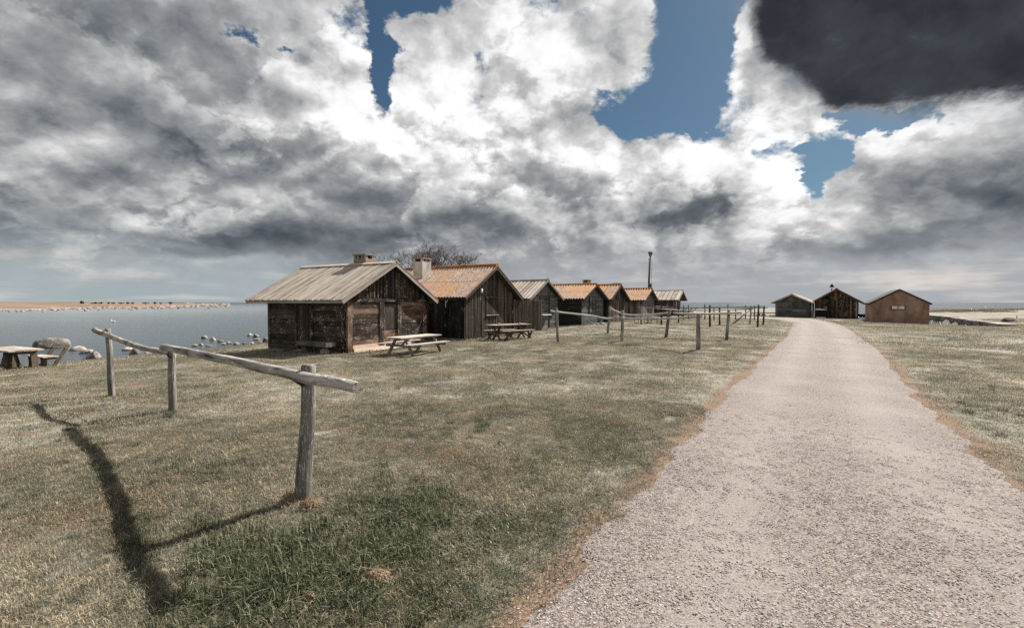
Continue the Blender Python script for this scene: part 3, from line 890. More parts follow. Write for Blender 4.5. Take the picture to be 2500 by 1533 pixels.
# loose stones on the near stretch of road
stone_src = []
pm, PN, pout = new_mat('loose_gravel_stones')
poi = PN.node('ShaderNodeObjectInfo')
prn = E(PN, poi.outputs['Random'])
pat = PN.node('ShaderNodeAttribute', attribute_name='tone')
pcol = PN.ramp(E(PN, pat.outputs['Fac']), [(0.0, (0.17, 0.147, 0.134)), (0.3, (0.26, 0.227, 0.21)), (0.6, (0.34, 0.303, 0.284)), (0.88, (0.55, 0.52, 0.50)), (0.94, (0.33, 0.19, 0.135)), (1.0, (0.40, 0.26, 0.19))])
principled(PN, pout, pcol, 0.85, None, 0.25)
def stones(name, n, rad, smin, smax):
    v, f, tn_ = [], [], []
    for _ in range(n):
        r_, a_ = rad * math.sqrt(random.random()), random.random() * 6.2832
        s_ = smin + (smax - smin) * random.random() ** 2.2
        cx_, cy_ = r_ * math.cos(a_), r_ * math.sin(a_)
        k0 = len(v)
        ro = random.random() * 6.28
        el_ = random.uniform(0.6, 1.0)
        for (h, q_, m_) in ((-0.3, 0.75, 5), (0.12, 1.0, 5), (0.40, 0.60, 4)):
            for i in range(5):
                an = ro + i * 1.2566 + random.uniform(-0.35, 0.35)
                w_ = q_ * random.uniform(0.75, 1.1)
                v.append((cx_ + s_ * w_ * math.cos(an), cy_ + s_ * el_ * w_ * math.sin(an), s_ * h * random.uniform(0.8, 1.15)))
        for b0 in (0, 5):
            for i in range(5):
                f.append((k0 + b0 + i, k0 + b0 + (i + 1) % 5, k0 + b0 + 5 + (i + 1) % 5, k0 + b0 + 5 + i))
        f.append(tuple(k0 + 10 + i for i in range(5)))
        tn_ += [random.random()] * 15
    me_ = bpy.data.meshes.new(name)
    me_.from_pydata(v, [], f)
    me_.attributes.new('tone', 'FLOAT', 'POINT').data.foreach_set('value', np.array(tn_, np.float32))
    me_.materials.append(pm)
    return bpy.data.objects.new(name, me_)
stone_src = [stones('stone_patch', 13, 0.05, 0.003, 0.0085) for _ in range(8)]
x, y = sector(150000, 0.9, 15.0, R(56))
rd = poly_sd(ROAD, x, y)
rr2 = np.hypot(x, y)
k_ = (rd > -0.55 + 0.65 * rng.random(len(x)) ** 0.45) & (rng.random(len(x)) < np.clip(1.0 - rr2 / 9.0, 0.0, 0.7) ** 1.6)
x, y, rd = x[k_], y[k_], rd[k_]
def line_d(pts, x, y):
    d = np.full(x.shape, 1e9)
    for (ax, ay), (bx, by) in zip(pts[:-1], pts[1:]):
        ex, ey = bx - ax, by - ay
        t = np.clip(((x - ax) * ex + (y - ay) * ey) / (ex * ex + ey * ey), 0, 1)
        d = np.minimum(d, np.hypot(x - ax - t * ex, y - ay - t * ey))
    return d
dl_, dr_ = line_d(ROAD_L, x, y), line_d(ROAD_R, x, y)
uu = dl_ / (dl_ + dr_)
from mathutils.bvhtree import BVHTree
bvh = BVHTree.FromPolygons([tuple(p) for p in rv], rf)
zz = np.empty(len(x))
zg = gz(x, y)
for i in range(len(x)):
    hit = bvh.ray_cast(Vector((x[i], y[i], 3.0)), Vector((0, 0, -1)))[0]
    zz[i] = (hit.z if hit is not None else zg[i]) + 0.0015
track = np.exp(-((uu - 0.27) / 0.10) ** 2) + np.exp(-((uu - 0.73) / 0.10) ** 2)
k_ = rng.random(len(x)) > track * 0.35
x, y, zz = x[k_], y[k_], zz[k_]
scatter('loose_gravel', np.stack([x, y, zz], 1), rng.uniform(0, 6.28, len(x)), rng.uniform(0.8, 1.15, len(x)), stone_src, 'loose pale gravel lying on the near stretch of road', 'gravel')
# ------------------------------------------------------------------ fishing huts
HUT_ROT = math.atan2(0.846, 0.533)          # the row's gables all face the same way

def roofline(W_, he, ha, x):
    return he + (ha - he) * (1 - abs(x - W_ / 2) / (W_ / 2))

def wall_core(hut, W_, L_, he, ha, mat, name='wall', z0=-0.25):
    """closed gabled body the boards are nailed on"""
    v = [(0, 0, z0), (W_, 0, z0), (W_, 0, he), (W_ / 2, 0, ha), (0, 0, he), (0, L_, z0), (W_, L_, z0), (W_, L_, he), (W_ / 2, L_, ha), (0, L_, he)]
    f = [(0, 1, 2, 3, 4), (9, 8, 7, 6, 5), (5, 0, 4, 9), (1, 6, 7, 2), (4, 3, 8, 9), (3, 2, 7, 8), (0, 5, 6, 1)]
    return mesh_obj(name, v, f, mat, hut)

def gable_boards(hut, W_, he, ha, z0, mats, bw=0.155, t=0.022, gap=0.008, x0=0.0, x1=None, skip=(), name='board', y=0.0, batten=None, ztop=None, front=True):
    """upright boards cut to the roof slope; skip = (x0, x1, z_lo, z_hi) openings"""
    x1 = W_ if x1 is None else x1
    sl = (ha - he) / (W_ / 2)
    x = x0
    nrm = (0, -1, 0) if front else (0, 1, 0)
    sg = 1 if front else -1
    while x < x1 - 0.02:
        w = min(bw * random.uniform(0.85, 1.15), x1 - x)
        xc = x + w / 2
        top = roofline(W_, he, ha, xc) - 0.012 if ztop is None else ztop
        slope = 0.0 if ztop is not None else (sl if xc < W_ / 2 else -sl)
        if ztop is None and x < W_ / 2 < x + w:
            slope, top = 0.0, roofline(W_, he, ha, x if abs(x - W_ / 2) > abs(x + w - W_ / 2) else x + w)
        spans = [(z0, top)]
        for (a, b_, lo_, hi_) in skip:
            if a - 0.02 < xc < b_ + 0.02:
                spans = [(z0, lo_), (hi_, top)]
        for k, (a, b_) in enumerate(spans):
            if b_ - a > 0.05:
                last = b_ == top
                board(hut, name, (xc, y, a), (xc, y, b_), nrm, w - gap, t + random.uniform(-0.004, 0.005), random.choice(mats), cut1=-sg * slope if last else 0.0)
        if batten and random.random() < 0.97:
            xb = x + w
            tb = roofline(W_, he, ha, xb) - 0.03 if ztop is None else ztop
            if tb - z0 > 0.2 and xb < x1 - 0.03:
                board(hut, 'batten', (xb, y, z0), (xb, y, tb), nrm, batten, 0.02, random.choice(mats), lift=t + 0.004)
        x += w

def side_boards(hut, L_, he, z0, mats, left=True, W_=0.0, bw=0.16, t=0.022, gap=0.008, upright=True, y0=0.0, y1=None, ztop=None):
    y1 = L_ if y1 is None else y1
    xx, nrm = (0.0, (-1, 0, 0)) if left else (W_, (1, 0, 0))
    top = he if ztop is None else ztop
    if upright:
        y = y0
        while y < y1 - 0.02:
            w = min(bw * random.uniform(0.85, 1.15), y1 - y)
            board(hut, 'board', (xx, y + w / 2, z0), (xx, y + w / 2, top), nrm, w - gap, t + random.uniform(-0.004, 0.005), random.choice(mats))
            y += w
    else:
        z = z0
        while z < top - 0.03:
            w = min(bw * random.uniform(0.9, 1.1), top - z)
            board(hut, 'board', (xx, y0, z + w / 2), (xx, y1, z + w / 2), nrm, w - gap, t + random.uniform(0.0, 0.012), random.choice(mats))
            z += w

def front_logs(hut, x0, x1, z0, z1, mats, bw=0.2, t=0.05, name='log', y=0.0, gap=0.012):
    z = z0
    while z < z1 - 0.03:
        w = min(bw * random.uniform(0.85, 1.18), z1 - z)
        if z1 - z - w < 0.06:
            w = z1 - z
        board(hut, name, (x0, y, z + w / 2), (x1, y, z + w / 2), (0, -1, 0), w - gap, t + random.uniform(-0.012, 0.014), random.choice(mats))
        z += w

class Roof:
    def __init__(self, hut, W_, L_, he, ha, of=0.42, ob=0.3, os_=0.42, lift=0.03):
        self.hut, self.W, self.L = hut, W_, L_
        sl = (ha - he) / (W_ / 2)
        self.sl = sl
        self.y0, self.y1 = -of, L_ + ob
        self.zr = ha + lift
        self.xe, self.ze = -os_, he - sl * os_ + lift
        self.ln = math.hypot(W_ / 2 + os_, self.zr - self.ze)
        self.nl = Vector((-sl, 0, 1)).normalized()
        self.nr = Vector((sl, 0, 1)).normalized()
    def pt(self, side, s, y):
        """s metres down from the ridge along the slope"""
        k_ = s / self.ln
        dx_ = (self.W / 2 - self.xe) * k_
        x = self.W / 2 - dx_ if side < 0 else self.W / 2 + dx_
        return Vector((x, y, self.zr + (self.ze - self.zr) * k_))
    def decks(self, mat, t=0.03):
        out_ = []
        for side, n in ((-1, self.nl), (1, self.nr)):
            ym = (self.y0 + self.y1) / 2
            out_.append(board(self.hut, 'roof_deck', self.pt(side, self.ln, ym), self.pt(side, 0.0, ym), n, self.y1 - self.y0 - 0.02, t, mat))
        return out_
    def planks(self, mat, pitch=0.20, w=0.138, t=0.045, lift=0.032):
        for side, n in ((-1, self.nl), (1, self.nr)):
            y = self.y0 + pitch * 0.5
            while y < self.y1 - pitch * 0.3:
                e = random.uniform(-0.015, 0.03)
                board(self.hut, 'roof_plank', self.pt(side, self.ln + e, y), self.pt(side, 0.02, y), n, w + random.uniform(-0.012, 0.012), t + random.uniform(-0.006, 0.008), mat, lift=lift)
                y += pitch
    def sheets(self, mat, wave=0.19, amp=0.040, courses=2, width=1.14, lift=0.078):
        cache = {}
        for side, n in ((-1, self.nl), (1, self.nr)):
            cl = self.ln / courses
            for c in range(courses):
                y = self.y0
                while y < self.y1 - 0.05:
                    w = min(width, self.y1 - y)
                    if self.y1 - y - w < 0.2:
                        w = self.y1 - y
                    nx = max(3, int(round(w / wave)) * 4)
                    length = cl + (0.10 if c < courses - 1 else 0.03)
                    key = (round(w, 3), round(length, 3))
                    me_ = cache.get(key)
                    if me_ is None:
                        v, f = [], []
                        for i in range(nx + 1):
                            yy = w * i / nx
                            zz_ = amp * math.sin(2 * math.pi * yy / wave)
                            for xx in (0.0, length):
                                v += [(xx, yy, zz_ + 0.008), (xx, yy, zz_)]
                        for i in range(nx):
                            a = i * 4
                            f += [(a, a + 2, a + 6, a + 4), (a + 1, a + 5, a + 7, a + 3), (a, a + 4, a + 5, a + 1), (a + 2, a + 3, a + 7, a + 6)]
                        me_ = bpy.data.meshes.new('roof_sheet')
                        me_.from_pydata(v, [], f)
                        me_.polygons.foreach_set('use_smooth', [False] * len(me_.polygons))
                        me_.materials.append(mat)
                        cache[key] = me_
                    o = bpy.data.objects.new('roof_sheet', me_)
                    COL.objects.link(o)
                    o.parent = self.hut
                    top = self.pt(side, cl * c, y if side < 0 else y) + n * (lift + 0.016 * (courses - c))
                    low = self.pt(side, cl * (c + 1), y) + n * (lift + 0.016 * (courses - c) - 0.004)
                    X = (low - top).normalized()
                    Yv = Vector((0, 1, 0))
                    Z = X.cross(Yv)
                    if Z.z < 0:
                        Z = -Z
                    if X.cross(Yv).dot(Z) < 0:      # keep a right-handed frame: run the sheet the other way
                        Yv = -Yv
                        top = top + Vector((0, w, 0))
                    o.matrix_local = Matrix(((X.x, Yv.x, Z.x, top.x), (X.y, Yv.y, Z.y, top.y), (X.z, Yv.z, Z.z, top.z), (0, 0, 0, 1)))
                    y += w
    def ridge_tiles(self, mat, r=0.11, step=0.36, lift=0.05):
        y = self.y0 - 0.02
        while y < self.y1 - 0.05:
            w = min(step, self.y1 + 0.02 - y)
            v, f = [], []
            for yy, rr_ in ((0, r * 1.06), (w + 0.03, r * 0.96)):
                for i in range(7):
                    an = math.pi * (-0.12 + 1.24 * i / 6)
                    v.append((-rr_ * math.cos(an) * 1.25, yy, rr_ * math.sin(an)))
            for i in range(6):
                f.append((i, i + 1, i + 8, i + 7))
            f += [tuple(range(6, -1, -1)), tuple(range(7, 14))]
            mesh_obj('ridge_tile', v, f, mat, self.hut, loc=(self.W / 2, y, self.zr + lift - 0.03))
            y += step
    def ridge_boards(self, mat, w=0.17, t=0.026, lift=0.066):
        for side, n in ((-1, self.nl), (1, self.nr)):
            a, b_ = self.pt(side, w / 2 - 0.01, self.y0 - 0.03), self.pt(side, w / 2 - 0.01, self.y1 + 0.03)
            board(self.hut, 'ridge_board', a, b_, n, w, t, mat, lift=lift + (0.004 if side > 0 else 0))
    def barge(self, mat, depth=0.15, t=0.03, back=True, drop=0.0, cap=None):
        for y, nn in ((self.y0, -1), (self.y1, 1)) if back else ((self.y0, -1),):
            for side in (-1, 1):
                lo_, hi_ = self.pt(side, self.ln + 0.02, y), self.pt(side, 0, y)
                off = Vector((0, 0, -depth / 2 + 0.055 - drop))
                cut = (1 if side < 0 else -1) * self.sl
                board(self.hut, 'barge_board', lo_ + off, hi_ + off, (0, nn, 0), depth, t, mat, cut1=-nn * cut * 0.0)
                if cap is not None:
                    n = self.nl if side < 0 else self.nr
                    c0, c1 = self.pt(side, self.ln + 0.02, y - nn * 0.02), self.pt(side, 0.0, y - nn * 0.02)
                    board(self.hut, 'barge_cap', c0, c1, n, 0.13, 0.02, cap, lift=0.068)
    def fascia(self, mat, depth=0.10):
        for side in (-1, 1):
            a, b_ = self.pt(side, self.ln, self.y0 + 0.01), self.pt(side, self.ln, self.y1 - 0.01)
            off = Vector((0, 0, -depth / 2 + 0.012))
            board(self.hut, 'fascia_board', a + off, b_ + off, (side, 0, 0), depth, 0.022, mat)
    def rafters(self, mat, step=0.75):
        y = self.y0 + 0.25
        while y < self.y1 - 0.1:
            for side in (-1, 1):
                n = self.nl if side < 0 else self.nr
                board(self.hut, 'rafter', self.pt(side, self.ln - 0.03, y), self.pt(side, self.ln - 0.55, y), -n, 0.06, 0.09, mat, lift=0.002)
            y += step

def chimney(hut, cx_, cy_, z0, z1, w, d, mat, cap, vents=0.13, brick_mat=None):
    """shaft with side vents under a flat cap"""
    ch = box(hut, 'chimney', (cx_ - w / 2, cy_ - d / 2, z0), (cx_ + w / 2, cy_ + d / 2, z1 - vents - 0.05), mat)
    ox, oy, oz = ch.location
    def sub(name, lo_, hi_, m_):
        o = box(ch, name, (lo_[0] - ox, lo_[1] - oy, lo_[2] - oz), (hi_[0] - ox, hi_[1] - oy, hi_[2] - oz), m_)
        return o
    zt = z1 - vents - 0.05
    pw_ = 0.13
    for sx2 in (-1, 1):
        for sy2 in (-1, 1):
            x0 = cx_ + sx2 * (w / 2 - pw_ / 2 - 0.004)
            y0 = cy_ + sy2 * (d / 2 - pw_ / 2 - 0.004)
            sub('vent_pier', (x0 - pw_ / 2, y0 - pw_ / 2, zt), (x0 + pw_ / 2, y0 + pw_ / 2, z1 - 0.05), mat)
    for k_ in range(1, int(max(w, d) / 0.42) + 1):
        t_ = k_ / (int(max(w, d) / 0.42) + 1)
        if w >= d:
            sub('vent_pier', (cx_ - w / 2 + w * t_ - 0.05, cy_ - d / 2 + 0.01, zt), (cx_ - w / 2 + w * t_ + 0.05, cy_ + d / 2 - 0.01, z1 - 0.05), mat)
        else:
            sub('vent_pier', (cx_ - w / 2 + 0.01, cy_ - d / 2 + d * t_ - 0.05, zt), (cx_ + w / 2 - 0.01, cy_ - d / 2 + d * t_ + 0.05, z1 - 0.05), mat)
    sub('flue', (cx_ - w / 2 + 0.14, cy_ - d / 2 + 0.14, zt), (cx_ + w / 2 - 0.14, cy_ + d / 2 - 0.14, z1 - 0.06), M['dark_in'])
    sub('cap', (cx_ - w / 2 - 0.04, cy_ - d / 2 - 0.04, z1 - 0.05), (cx_ + w / 2 + 0.04, cy_ + d / 2 + 0.04, z1 + 0.01), cap)
    if brick_mat is not None:
        z = zt
        row = 0
        while z - 0.075 > z0:
            z -= 0.075
            x = cx_ - w / 2 + (0.0 if row % 2 else -0.0)
            off = 0.115 if row % 2 else 0.0
            xs = np.arange(cx_ - w / 2 - off, cx_ + w / 2 - 0.02, 0.23)
            for xa in xs:
                a, b_ = max(xa, cx_ - w / 2) + 0.006, min(xa + 0.23, cx_ + w / 2) - 0.006
                if b_ - a > 0.03:
                    sub('brick', (a, cy_ - d / 2 - 0.008, z + 0.006), (b_, cy_ - d / 2 + 0.04, z + 0.069), brick_mat)
            ys = np.arange(cy_ - d / 2 - off, cy_ + d / 2 - 0.02, 0.23)
            for ya in ys:
                a, b_ = max(ya, cy_ - d / 2 + 0.045) + 0.006, min(ya + 0.23, cy_ + d / 2) - 0.006
                if b_ - a > 0.03:
                    sub('brick', (cx_ - w / 2 - 0.008, a, z + 0.006), (cx_ - w / 2 + 0.04, b_, z + 0.069), brick_mat)
            row += 1
    return ch

def plank_door(hut, x0, x1, z0, z1, mats, y=-0.02, bw=0.13, name='door', back=None, handle=True, hinges=0, upright=True):
    dr = box(hut, name, (x0, y, z0), (x1, y + 0.03, z1), back or mats[0])
    w, h = x1 - x0, z1 - z0
    if upright:
        x = 0.0
        while x < w - 0.02:
            ww = min(bw * random.uniform(0.85, 1.15), w - x)
            board(dr, 'board', (x + ww / 2, 0, 0.005), (x + ww / 2, 0, h - 0.005), (0, -1, 0), ww - 0.009, 0.018 + random.uniform(0, 0.006), random.choice(mats))
            x += ww
    else:
        z = 0.0
        while z < h - 0.02:
            ww = min(bw * random.uniform(0.85, 1.15), h - z)
            board(dr, 'board', (0.005, 0, z + ww / 2), (w - 0.005, 0, z + ww / 2), (0, -1, 0), ww - 0.009, 0.018 + random.uniform(0, 0.006), random.choice(mats))
            z += ww
    if handle:
        box(dr, 'handle', (0.07, -0.055, h * 0.48), (0.10, -0.02, h * 0.48 + 0.14), M['steel'])
    for k_ in range(hinges):
        zz_ = h * (0.2 + 0.6 * k_ / max(1, hinges - 1))
        box(dr, 'hinge', (w * 0.45, -0.034, zz_), (w - 0.02, -0.024, zz_ + 0.045), M['black_metal'])
    return dr

def side_door(hut, y0, y1, z0, z1, mats, x=0.0, bw=0.13):
    dr = box(hut, 'door', (x - 0.03, y0, z0), (x - 0.005, y1, z1), mats[0])
    w, h = y1 - y0, z1 - z0
    y = 0.0
    while y < w - 0.02:
        ww = min(bw * random.uniform(0.85, 1.15), w - y)
        for (a, b_) in ((0.005, h * 0.40), (h * 0.42, h - 0.005)):
            board(dr, 'board', (0, y + ww / 2, a), (0, y + ww / 2, b_), (-1, 0, 0), ww - 0.009, 0.018 + random.uniform(0, 0.006), random.choice(mats))
        y += ww
    box(dr, 'handle', (-0.07, w - 0.14, h * 0.5), (-0.03, w - 0.11, h * 0.5 + 0.13), M['steel'])
    return dr

def foundation(hut, W_, L_, z0, z1, out_=0.05):
    return box(hut, 'foundation', (-out_, -out_ + 0.03, z0), (W_ + out_, L_ + out_, z1), M['concrete'])

def hut_at(name, corner, label, rot=HUT_ROT, z=None):
    x, y = corner
    h = empty(name, (x, y, gz1(x, y) if z is None else z), rot)
    return tag(h, label, 'hut')

# ---- the nearest hut: log panels between posts, plank roof, small vented chimney
h1 = hut_at('log_hut', (-6.57, 18.0), 'nearest dark log hut with bleached plank roof and a pale plank step', z=-0.37)
h1.rotation_euler.z += R(4)
h1.scale = (1.075, 0.885, 1.0)
W1, L1, HE1, HA1 = 4.55, 5.4, 2.36, 3.74
wall_core(h1, W1, L1, HE1, HA1, M['dark_in'])
foundation(h1, W1, L1, -0.45, 0.10, 0.07)
TB = [M['tar'], M['tar'], M['tar_rust']]
for (a, b_) in ((0.0, 0.24), (1.63, 1.87), (2.67, 2.88), (4.31, 4.55)):
    board(h1, 'post', ((a + b_) / 2, -0.001, 0.05), ((a + b_) / 2, -0.001, 2.10), (0, -1, 0), b_ - a, 0.105, M['tar_rust'] if a in (0.0, 4.31) else M['tar'])
board(h1, 'beam', (0.0, 0, 2.16), (4.55, 0, 2.16), (0, -1, 0), 0.13, 0.115, M['tar'])
front_logs(h1, 0.24, 1.63, 0.36, 2.09, [M['tar_rust'], M['tar']], 0.20, 0.065)
front_logs(h1, 2.88, 4.31, 0.36, 2.09, [M['tar_rust'], M['tar']], 0.20, 0.065)
d_ = plank_door(h1, 1.87, 2.67, 0.88, 2.00, [M['tar_dull'], M['bench_brown'], M['tar_dull'], M['grey_dark']], y=-0.012, bw=0.115, name='hatch')
front_logs(h1, 1.87, 2.67, 0.36, 0.86, [M['tar_rust'], M['tar']], 0.19, 0.05)
gable_boards(h1, W1, HE1, HA1, 2.235, [M['tar'], M['tar'], M['tar_black'], M['tar_dull']], bw=0.19, t=0.024, batten=0.065)
for (z, dy, t) in ((0.27, -0.02, 0.055), (0.12, -0.10, 0.055), (-0.02, -0.19, 0.05)):
    board(h1, 'step_plank', (0.26, dy, z), (4.28, dy, z), (0, -1, 0), 0.145, t, M['pale_new'])
board(h1, 'step_plank', (0.26, -0.31, 0.045), (3.1, -0.31, 0.045), (0, 0, 1), 0.17, 0.035, M['pale_new'])
board(h1, 'step_plank', (1.0, -0.50, -0.01), (3.6, -0.50, -0.01), (0, 0, 1), 0.17, 0.035, M['pale_new'])
for (a, b_) in ((0.0, 0.16), (2.08, 2.25), (3.2, 3.36), (5.24, 5.40)):
    board(h1, 'post', (-0.001, (a + b_) / 2, 0.10), (-0.001, (a + b_) / 2, HE1 - 0.02), (-1, 0, 0), b_ - a, 0.10, M['tar'])
for (a, b_) in ((0.16, 2.08), (3.36, 5.24)):
    z = 0.12
    board(h1, 'sill_beam', (0, a, 0.16), (0, b_, 0.16), (-1, 0, 0), 0.20, 0.11, M['tar_dull'])
    z = 0.27
    while z < 2.2:
        w = 0.205 * random.uniform(0.88, 1.14)
        board(h1, 'log', (0, a, z + w / 2), (0, b_, z + w / 2), (-1, 0, 0), w - 0.012, 0.055 + random.uniform(-0.012, 0.012), random.choice([M['tar'], M['tar'], M['tar_dull']]))
        z += w
side_door(h1, 2.25, 3.2, 0.16, 2.0, [M['tar'], M['tar_dull']])
rf1 = Roof(h1, W1, L1, HE1, HA1, 0.42, 1.0, 0.46)
rf1.decks(M['roof_deck'])
rf1.planks(M['roof_board'])
rf1.ridge_boards(M['roof_board'], lift=0.09)
rf1.barge(M['trim'], 0.16, cap=M['trim'])
rf1.fascia(M['trim'], 0.09)
rf1.rafters(M['tar_dull'])
chimney(h1, W1 / 2 + 0.25, 2.05, 3.3, 4.28, 0.52, 0.86, M['mortar'], M['concrete'], 0.16, M['brick'])
for k_ in range(3):
    tube(h1, 'plate_end', [(0.02 + 0.1 * k_, L1 - 0.1, HE1 - 0.12 - 0.12 * k_), (0.02 + 0.1 * k_, L1 + 0.55 - 0.12 * k_, HE1 - 0.12 - 0.12 * k_)], 0.06, M['tar_dull'], 6)

# ---- second hut: dark upright boards, shuttered window, lichened corrugated roof, tall rendered chimney
h2 = hut_at('board_hut', (-2.42, 23.0), 'dark upright-board hut with orange lichened roof and a tall pale chimney', z=-0.28)
h2.rotation_euler.z += R(3)
h2.scale = (1.07, 0.96, 1.0)
W2, L2, HE2, HA2 = 4.71, 6.6, 2.42, 3.86
wall_core(h2, W2, L2, HE2, HA2, M['dark_in'])
foundation(h2, W2, L2, -0.45, 0.14, 0.03)
gable_boards(h2, W2, HE2, HA2, 0.12, [M['brown_gable'], M['brown_gable'], M['tar_dull']], bw=0.15, t=0.026, batten=0.045, skip=((1.86, 2.96, 1.30, 2.22),))
side_boards(h2, L2, HE2, 0.14, [M['tar_black'], M['tar_black'], M['tar_dull']], bw=0.2)
side_boards(h2, L2, HE2, 0.14, [M['tar_black'], M['tar_dull']], left=False, W_=W2, bw=0.3)
sh = plank_door(h2, 1.92, 2.90, 1.34, 2.18, [M['tar_black'], M['tar_dull']], y=-0.035, bw=0.12, name='shutter', handle=False, hinges=0)
for nm, a, b_, w_ in (('frame', (1.88, -0.02, 1.30), (1.88, -0.02, 2.24), 0.07), ('frame', (2.94, -0.02, 1.30), (2.94, -0.02, 2.24), 0.07)):
    board(h2, 'window_frame', a, b_, (0, -1, 0), w_, 0.05, M['tar_black'])
board(h2, 'window_frame', (1.80, -0.03, 2.25), (3.02, -0.03, 2.25), (0, -1, 0), 0.05, 0.08, M['grey_dark'])
board(h2, 'window_sill', (1.80, -0.03, 1.275), (3.02, -0.03, 1.275), (0, -1, 0), 0.035, 0.10, M['rail'])
rf2 = Roof(h2, W2, L2, HE2, HA2, 0.45, 0.25, 0.45)
rf2.decks(M['roof_deck'])
rf2.sheets(M['lichen'])
rf2.ridge_tiles(M['lichen_ridge'], 0.12, 0.36, 0.125)
rf2.barge(M['tar_dull'], 0.15, cap=M['lichen'])
rf2.fascia(M['tar_black'], 0.09)
chimney(h2, W2 / 2 - 0.75, 4.35, 2.9, 4.52, 0.72, 0.72, M['plaster_grey'], M['brick'], 0.16)
def globe_lamp(hut, x, z):
    v, f = [], []
    for i in range(9):
        a = math.pi * i / 8
        for j in range(12):
            b_ = 2 * math.pi * j / 12
            v.append((0.095 * math.sin(a) * math.cos(b_), 0.05 * math.sin(a) * math.sin(b_) , 0.13 * math.cos(a)))
    for i in range(8):
        for j in range(12):
            f.append((i * 12 + j, i * 12 + (j + 1) % 12, (i + 1) * 12 + (j + 1) % 12, (i + 1) * 12 + j))
    lp = box(hut, 'lamp_bracket', (x - 0.04, -0.07, z - 0.07), (x + 0.04, -0.03, z + 0.07), M['black_metal'])
    mesh_obj('lamp_globe', v, f, M['white'], lp, True, (0.04, -0.05, 0.07))
globe_lamp(h2, 1.36, 2.60)
tube(h2, 'eave_hook', [(-0.20, 1.0, 2.15), (-0.26, 1.0, 1.98), (-0.24, 1.0, 1.72)], 0.02, M['white'], 6)
tube(h2, 'eave_hook', [(-0.20, 0.84, 2.15), (-0.25, 0.95, 1.98)], 0.018, M['white'], 6)

# board screen closing the gap between the second and third huts
sc_ = tag(empty('board_screen', (0.15, 27.1, gz1(0.15, 27.1)), HUT_ROT), 'brown upright-board screen between the second hut and the grey hut', 'screen')
x = 0.0
while x < 3.3:
    w = random.uniform(0.12, 0.16)
    board(sc_, 'board', (x, 0, -0.05), (x, 0, 2.0 + random.uniform(-0.04, 0.04)), (0, -1, 0), w, 0.024, random.choice([M['bench_brown'], M['tar_dull'], M['bench_brown']]))
    if x > 0.1:
        board(sc_, 'batten', (x - 0.075, -0.03, -0.05), (x - 0.075, -0.03, 1.98), (0, -1, 0), 0.045, 0.02, M['tar_dull'])
    x += 0.15
for z in (0.35, 1.6):
    board(sc_, 'rail', (-0.1, 0.0, z), (3.3, 0.0, z), (0, 1, 0), 0.09, 0.05, M['tar_dull'])

# ---- third hut: grey boards, plank roof
h3 = hut_at('grey_hut', (1.07, 30.0), 'grey-boarded hut with a pale plank roof and split door, third from left', z=-0.14)
W3, L3, HE3, HA3 = 4.1, 4.6, 2.22, 3.32
wall_core(h3, W3, L3, HE3, HA3, M['dark_in'])
GD = [M['grey_dark'], M['grey_dark'], M['slate_wood']]
front_logs(h3, 0.10, 1.42, 0.02, 2.25, GD, 0.17, 0.03, name='board')
front_logs(h3, 2.98, 4.0, 0.02, 2.25, GD, 0.17, 0.03, name='board')
gable_boards(h3, W3, HE3, HA3, 2.28, GD, bw=0.17, t=0.028)
for x in (0.05, 1.47, 2.90, 4.05):
    board(h3, 'post', (x, -0.002, -0.05), (x, -0.002, 2.25), (0, -1, 0), 0.12, 0.075, M['tar_black'] if x in (1.47, 2.90) else M['silver'])
plank_door(h3, 1.54, 2.83, 0.98, 2.22, GD, y=-0.012, bw=0.15, upright=False, hinges=2, name='upper_door')
plank_door(h3, 1.54, 2.83, 0.02, 0.90, [M['silver'], M['grey_dark']], y=-0.012, bw=0.17, upright=False, handle=False, name='lower_door')
board(h3, 'shelf', (1.56, -0.03, 0.965), (2.82, -0.03, 0.965), (0, -1, 0), 0.05, 0.26, M['white'])
box(h3, 'loft_hatch', (1.75, -0.045, 2.42), (2.35, -0.026, 2.86), M['slate_wood'])
side_boards(h3, L3, HE3, 0.0, [M['tar_dull'], M['grey_dark']], bw=0.17)
side_boards(h3, L3, HE3, 0.0, GD, left=False, W_=W3, bw=0.3)
rf3 = Roof(h3, W3, L3, HE3, HA3, 0.40, 0.25, 0.40)
rf3.decks(M['roof_deck'])
rf3.planks(M['roof_board'], 0.30, 0.22)
rf3.ridge_boards(M['grey_dark'], lift=0.09)
rf3.barge(M['silver'], 0.14)
rf3.fascia(M['tar_black'], 0.09)
tube(h3, 'ridge_spike', [(W3 / 2, -0.38, 3.4), (W3 / 2, -0.38, 3.62)], [0.025, 0.008], M['black_metal'], 5)

# ---- fourth hut: slate-grey clapboard gable, black side, orange sheet roof
h4 = hut_at('clapboard_hut', (5.54, 36.4), 'slate-grey clapboard hut with orange corrugated roof and black side wall', z=-0.17)
W4, L4, HE4, HA4 = 4.63, 5.4, 2.25, 3.25
wall_core(h4, W4, L4, HE4, HA4, M['dark_in'])
SL = [M['slate_wood'], M['slate_wood'], M['grey_dark']]
z = 0.0
while z < HA4 - 0.12:
    x0 = 0.0 if z + 0.16 < HE4 else (z + 0.16 - HE4) / (HA4 - HE4) * W4 / 2 + 0.03
    if W4 - 2 * x0 > 0.2:
        board(h4, 'clapboard', (x0, 0, z + 0.085), (W4 - x0, 0, z + 0.085), (0, -1, 0.12), 0.175, 0.022, random.choice(SL), lift=0.004)
    z += 0.16
side_boards(h4, L4, HE4, 0.0, [M['tar_black']], bw=0.19, upright=False)
side_boards(h4, L4, HE4, 0.0, SL, left=False, W_=W4, bw=0.25)
plank_door(h4, 1.55, 2.85, 1.05, 2.25, SL, y=-0.05, bw=0.16, upright=False, handle=False, hinges=2, name='shutter')
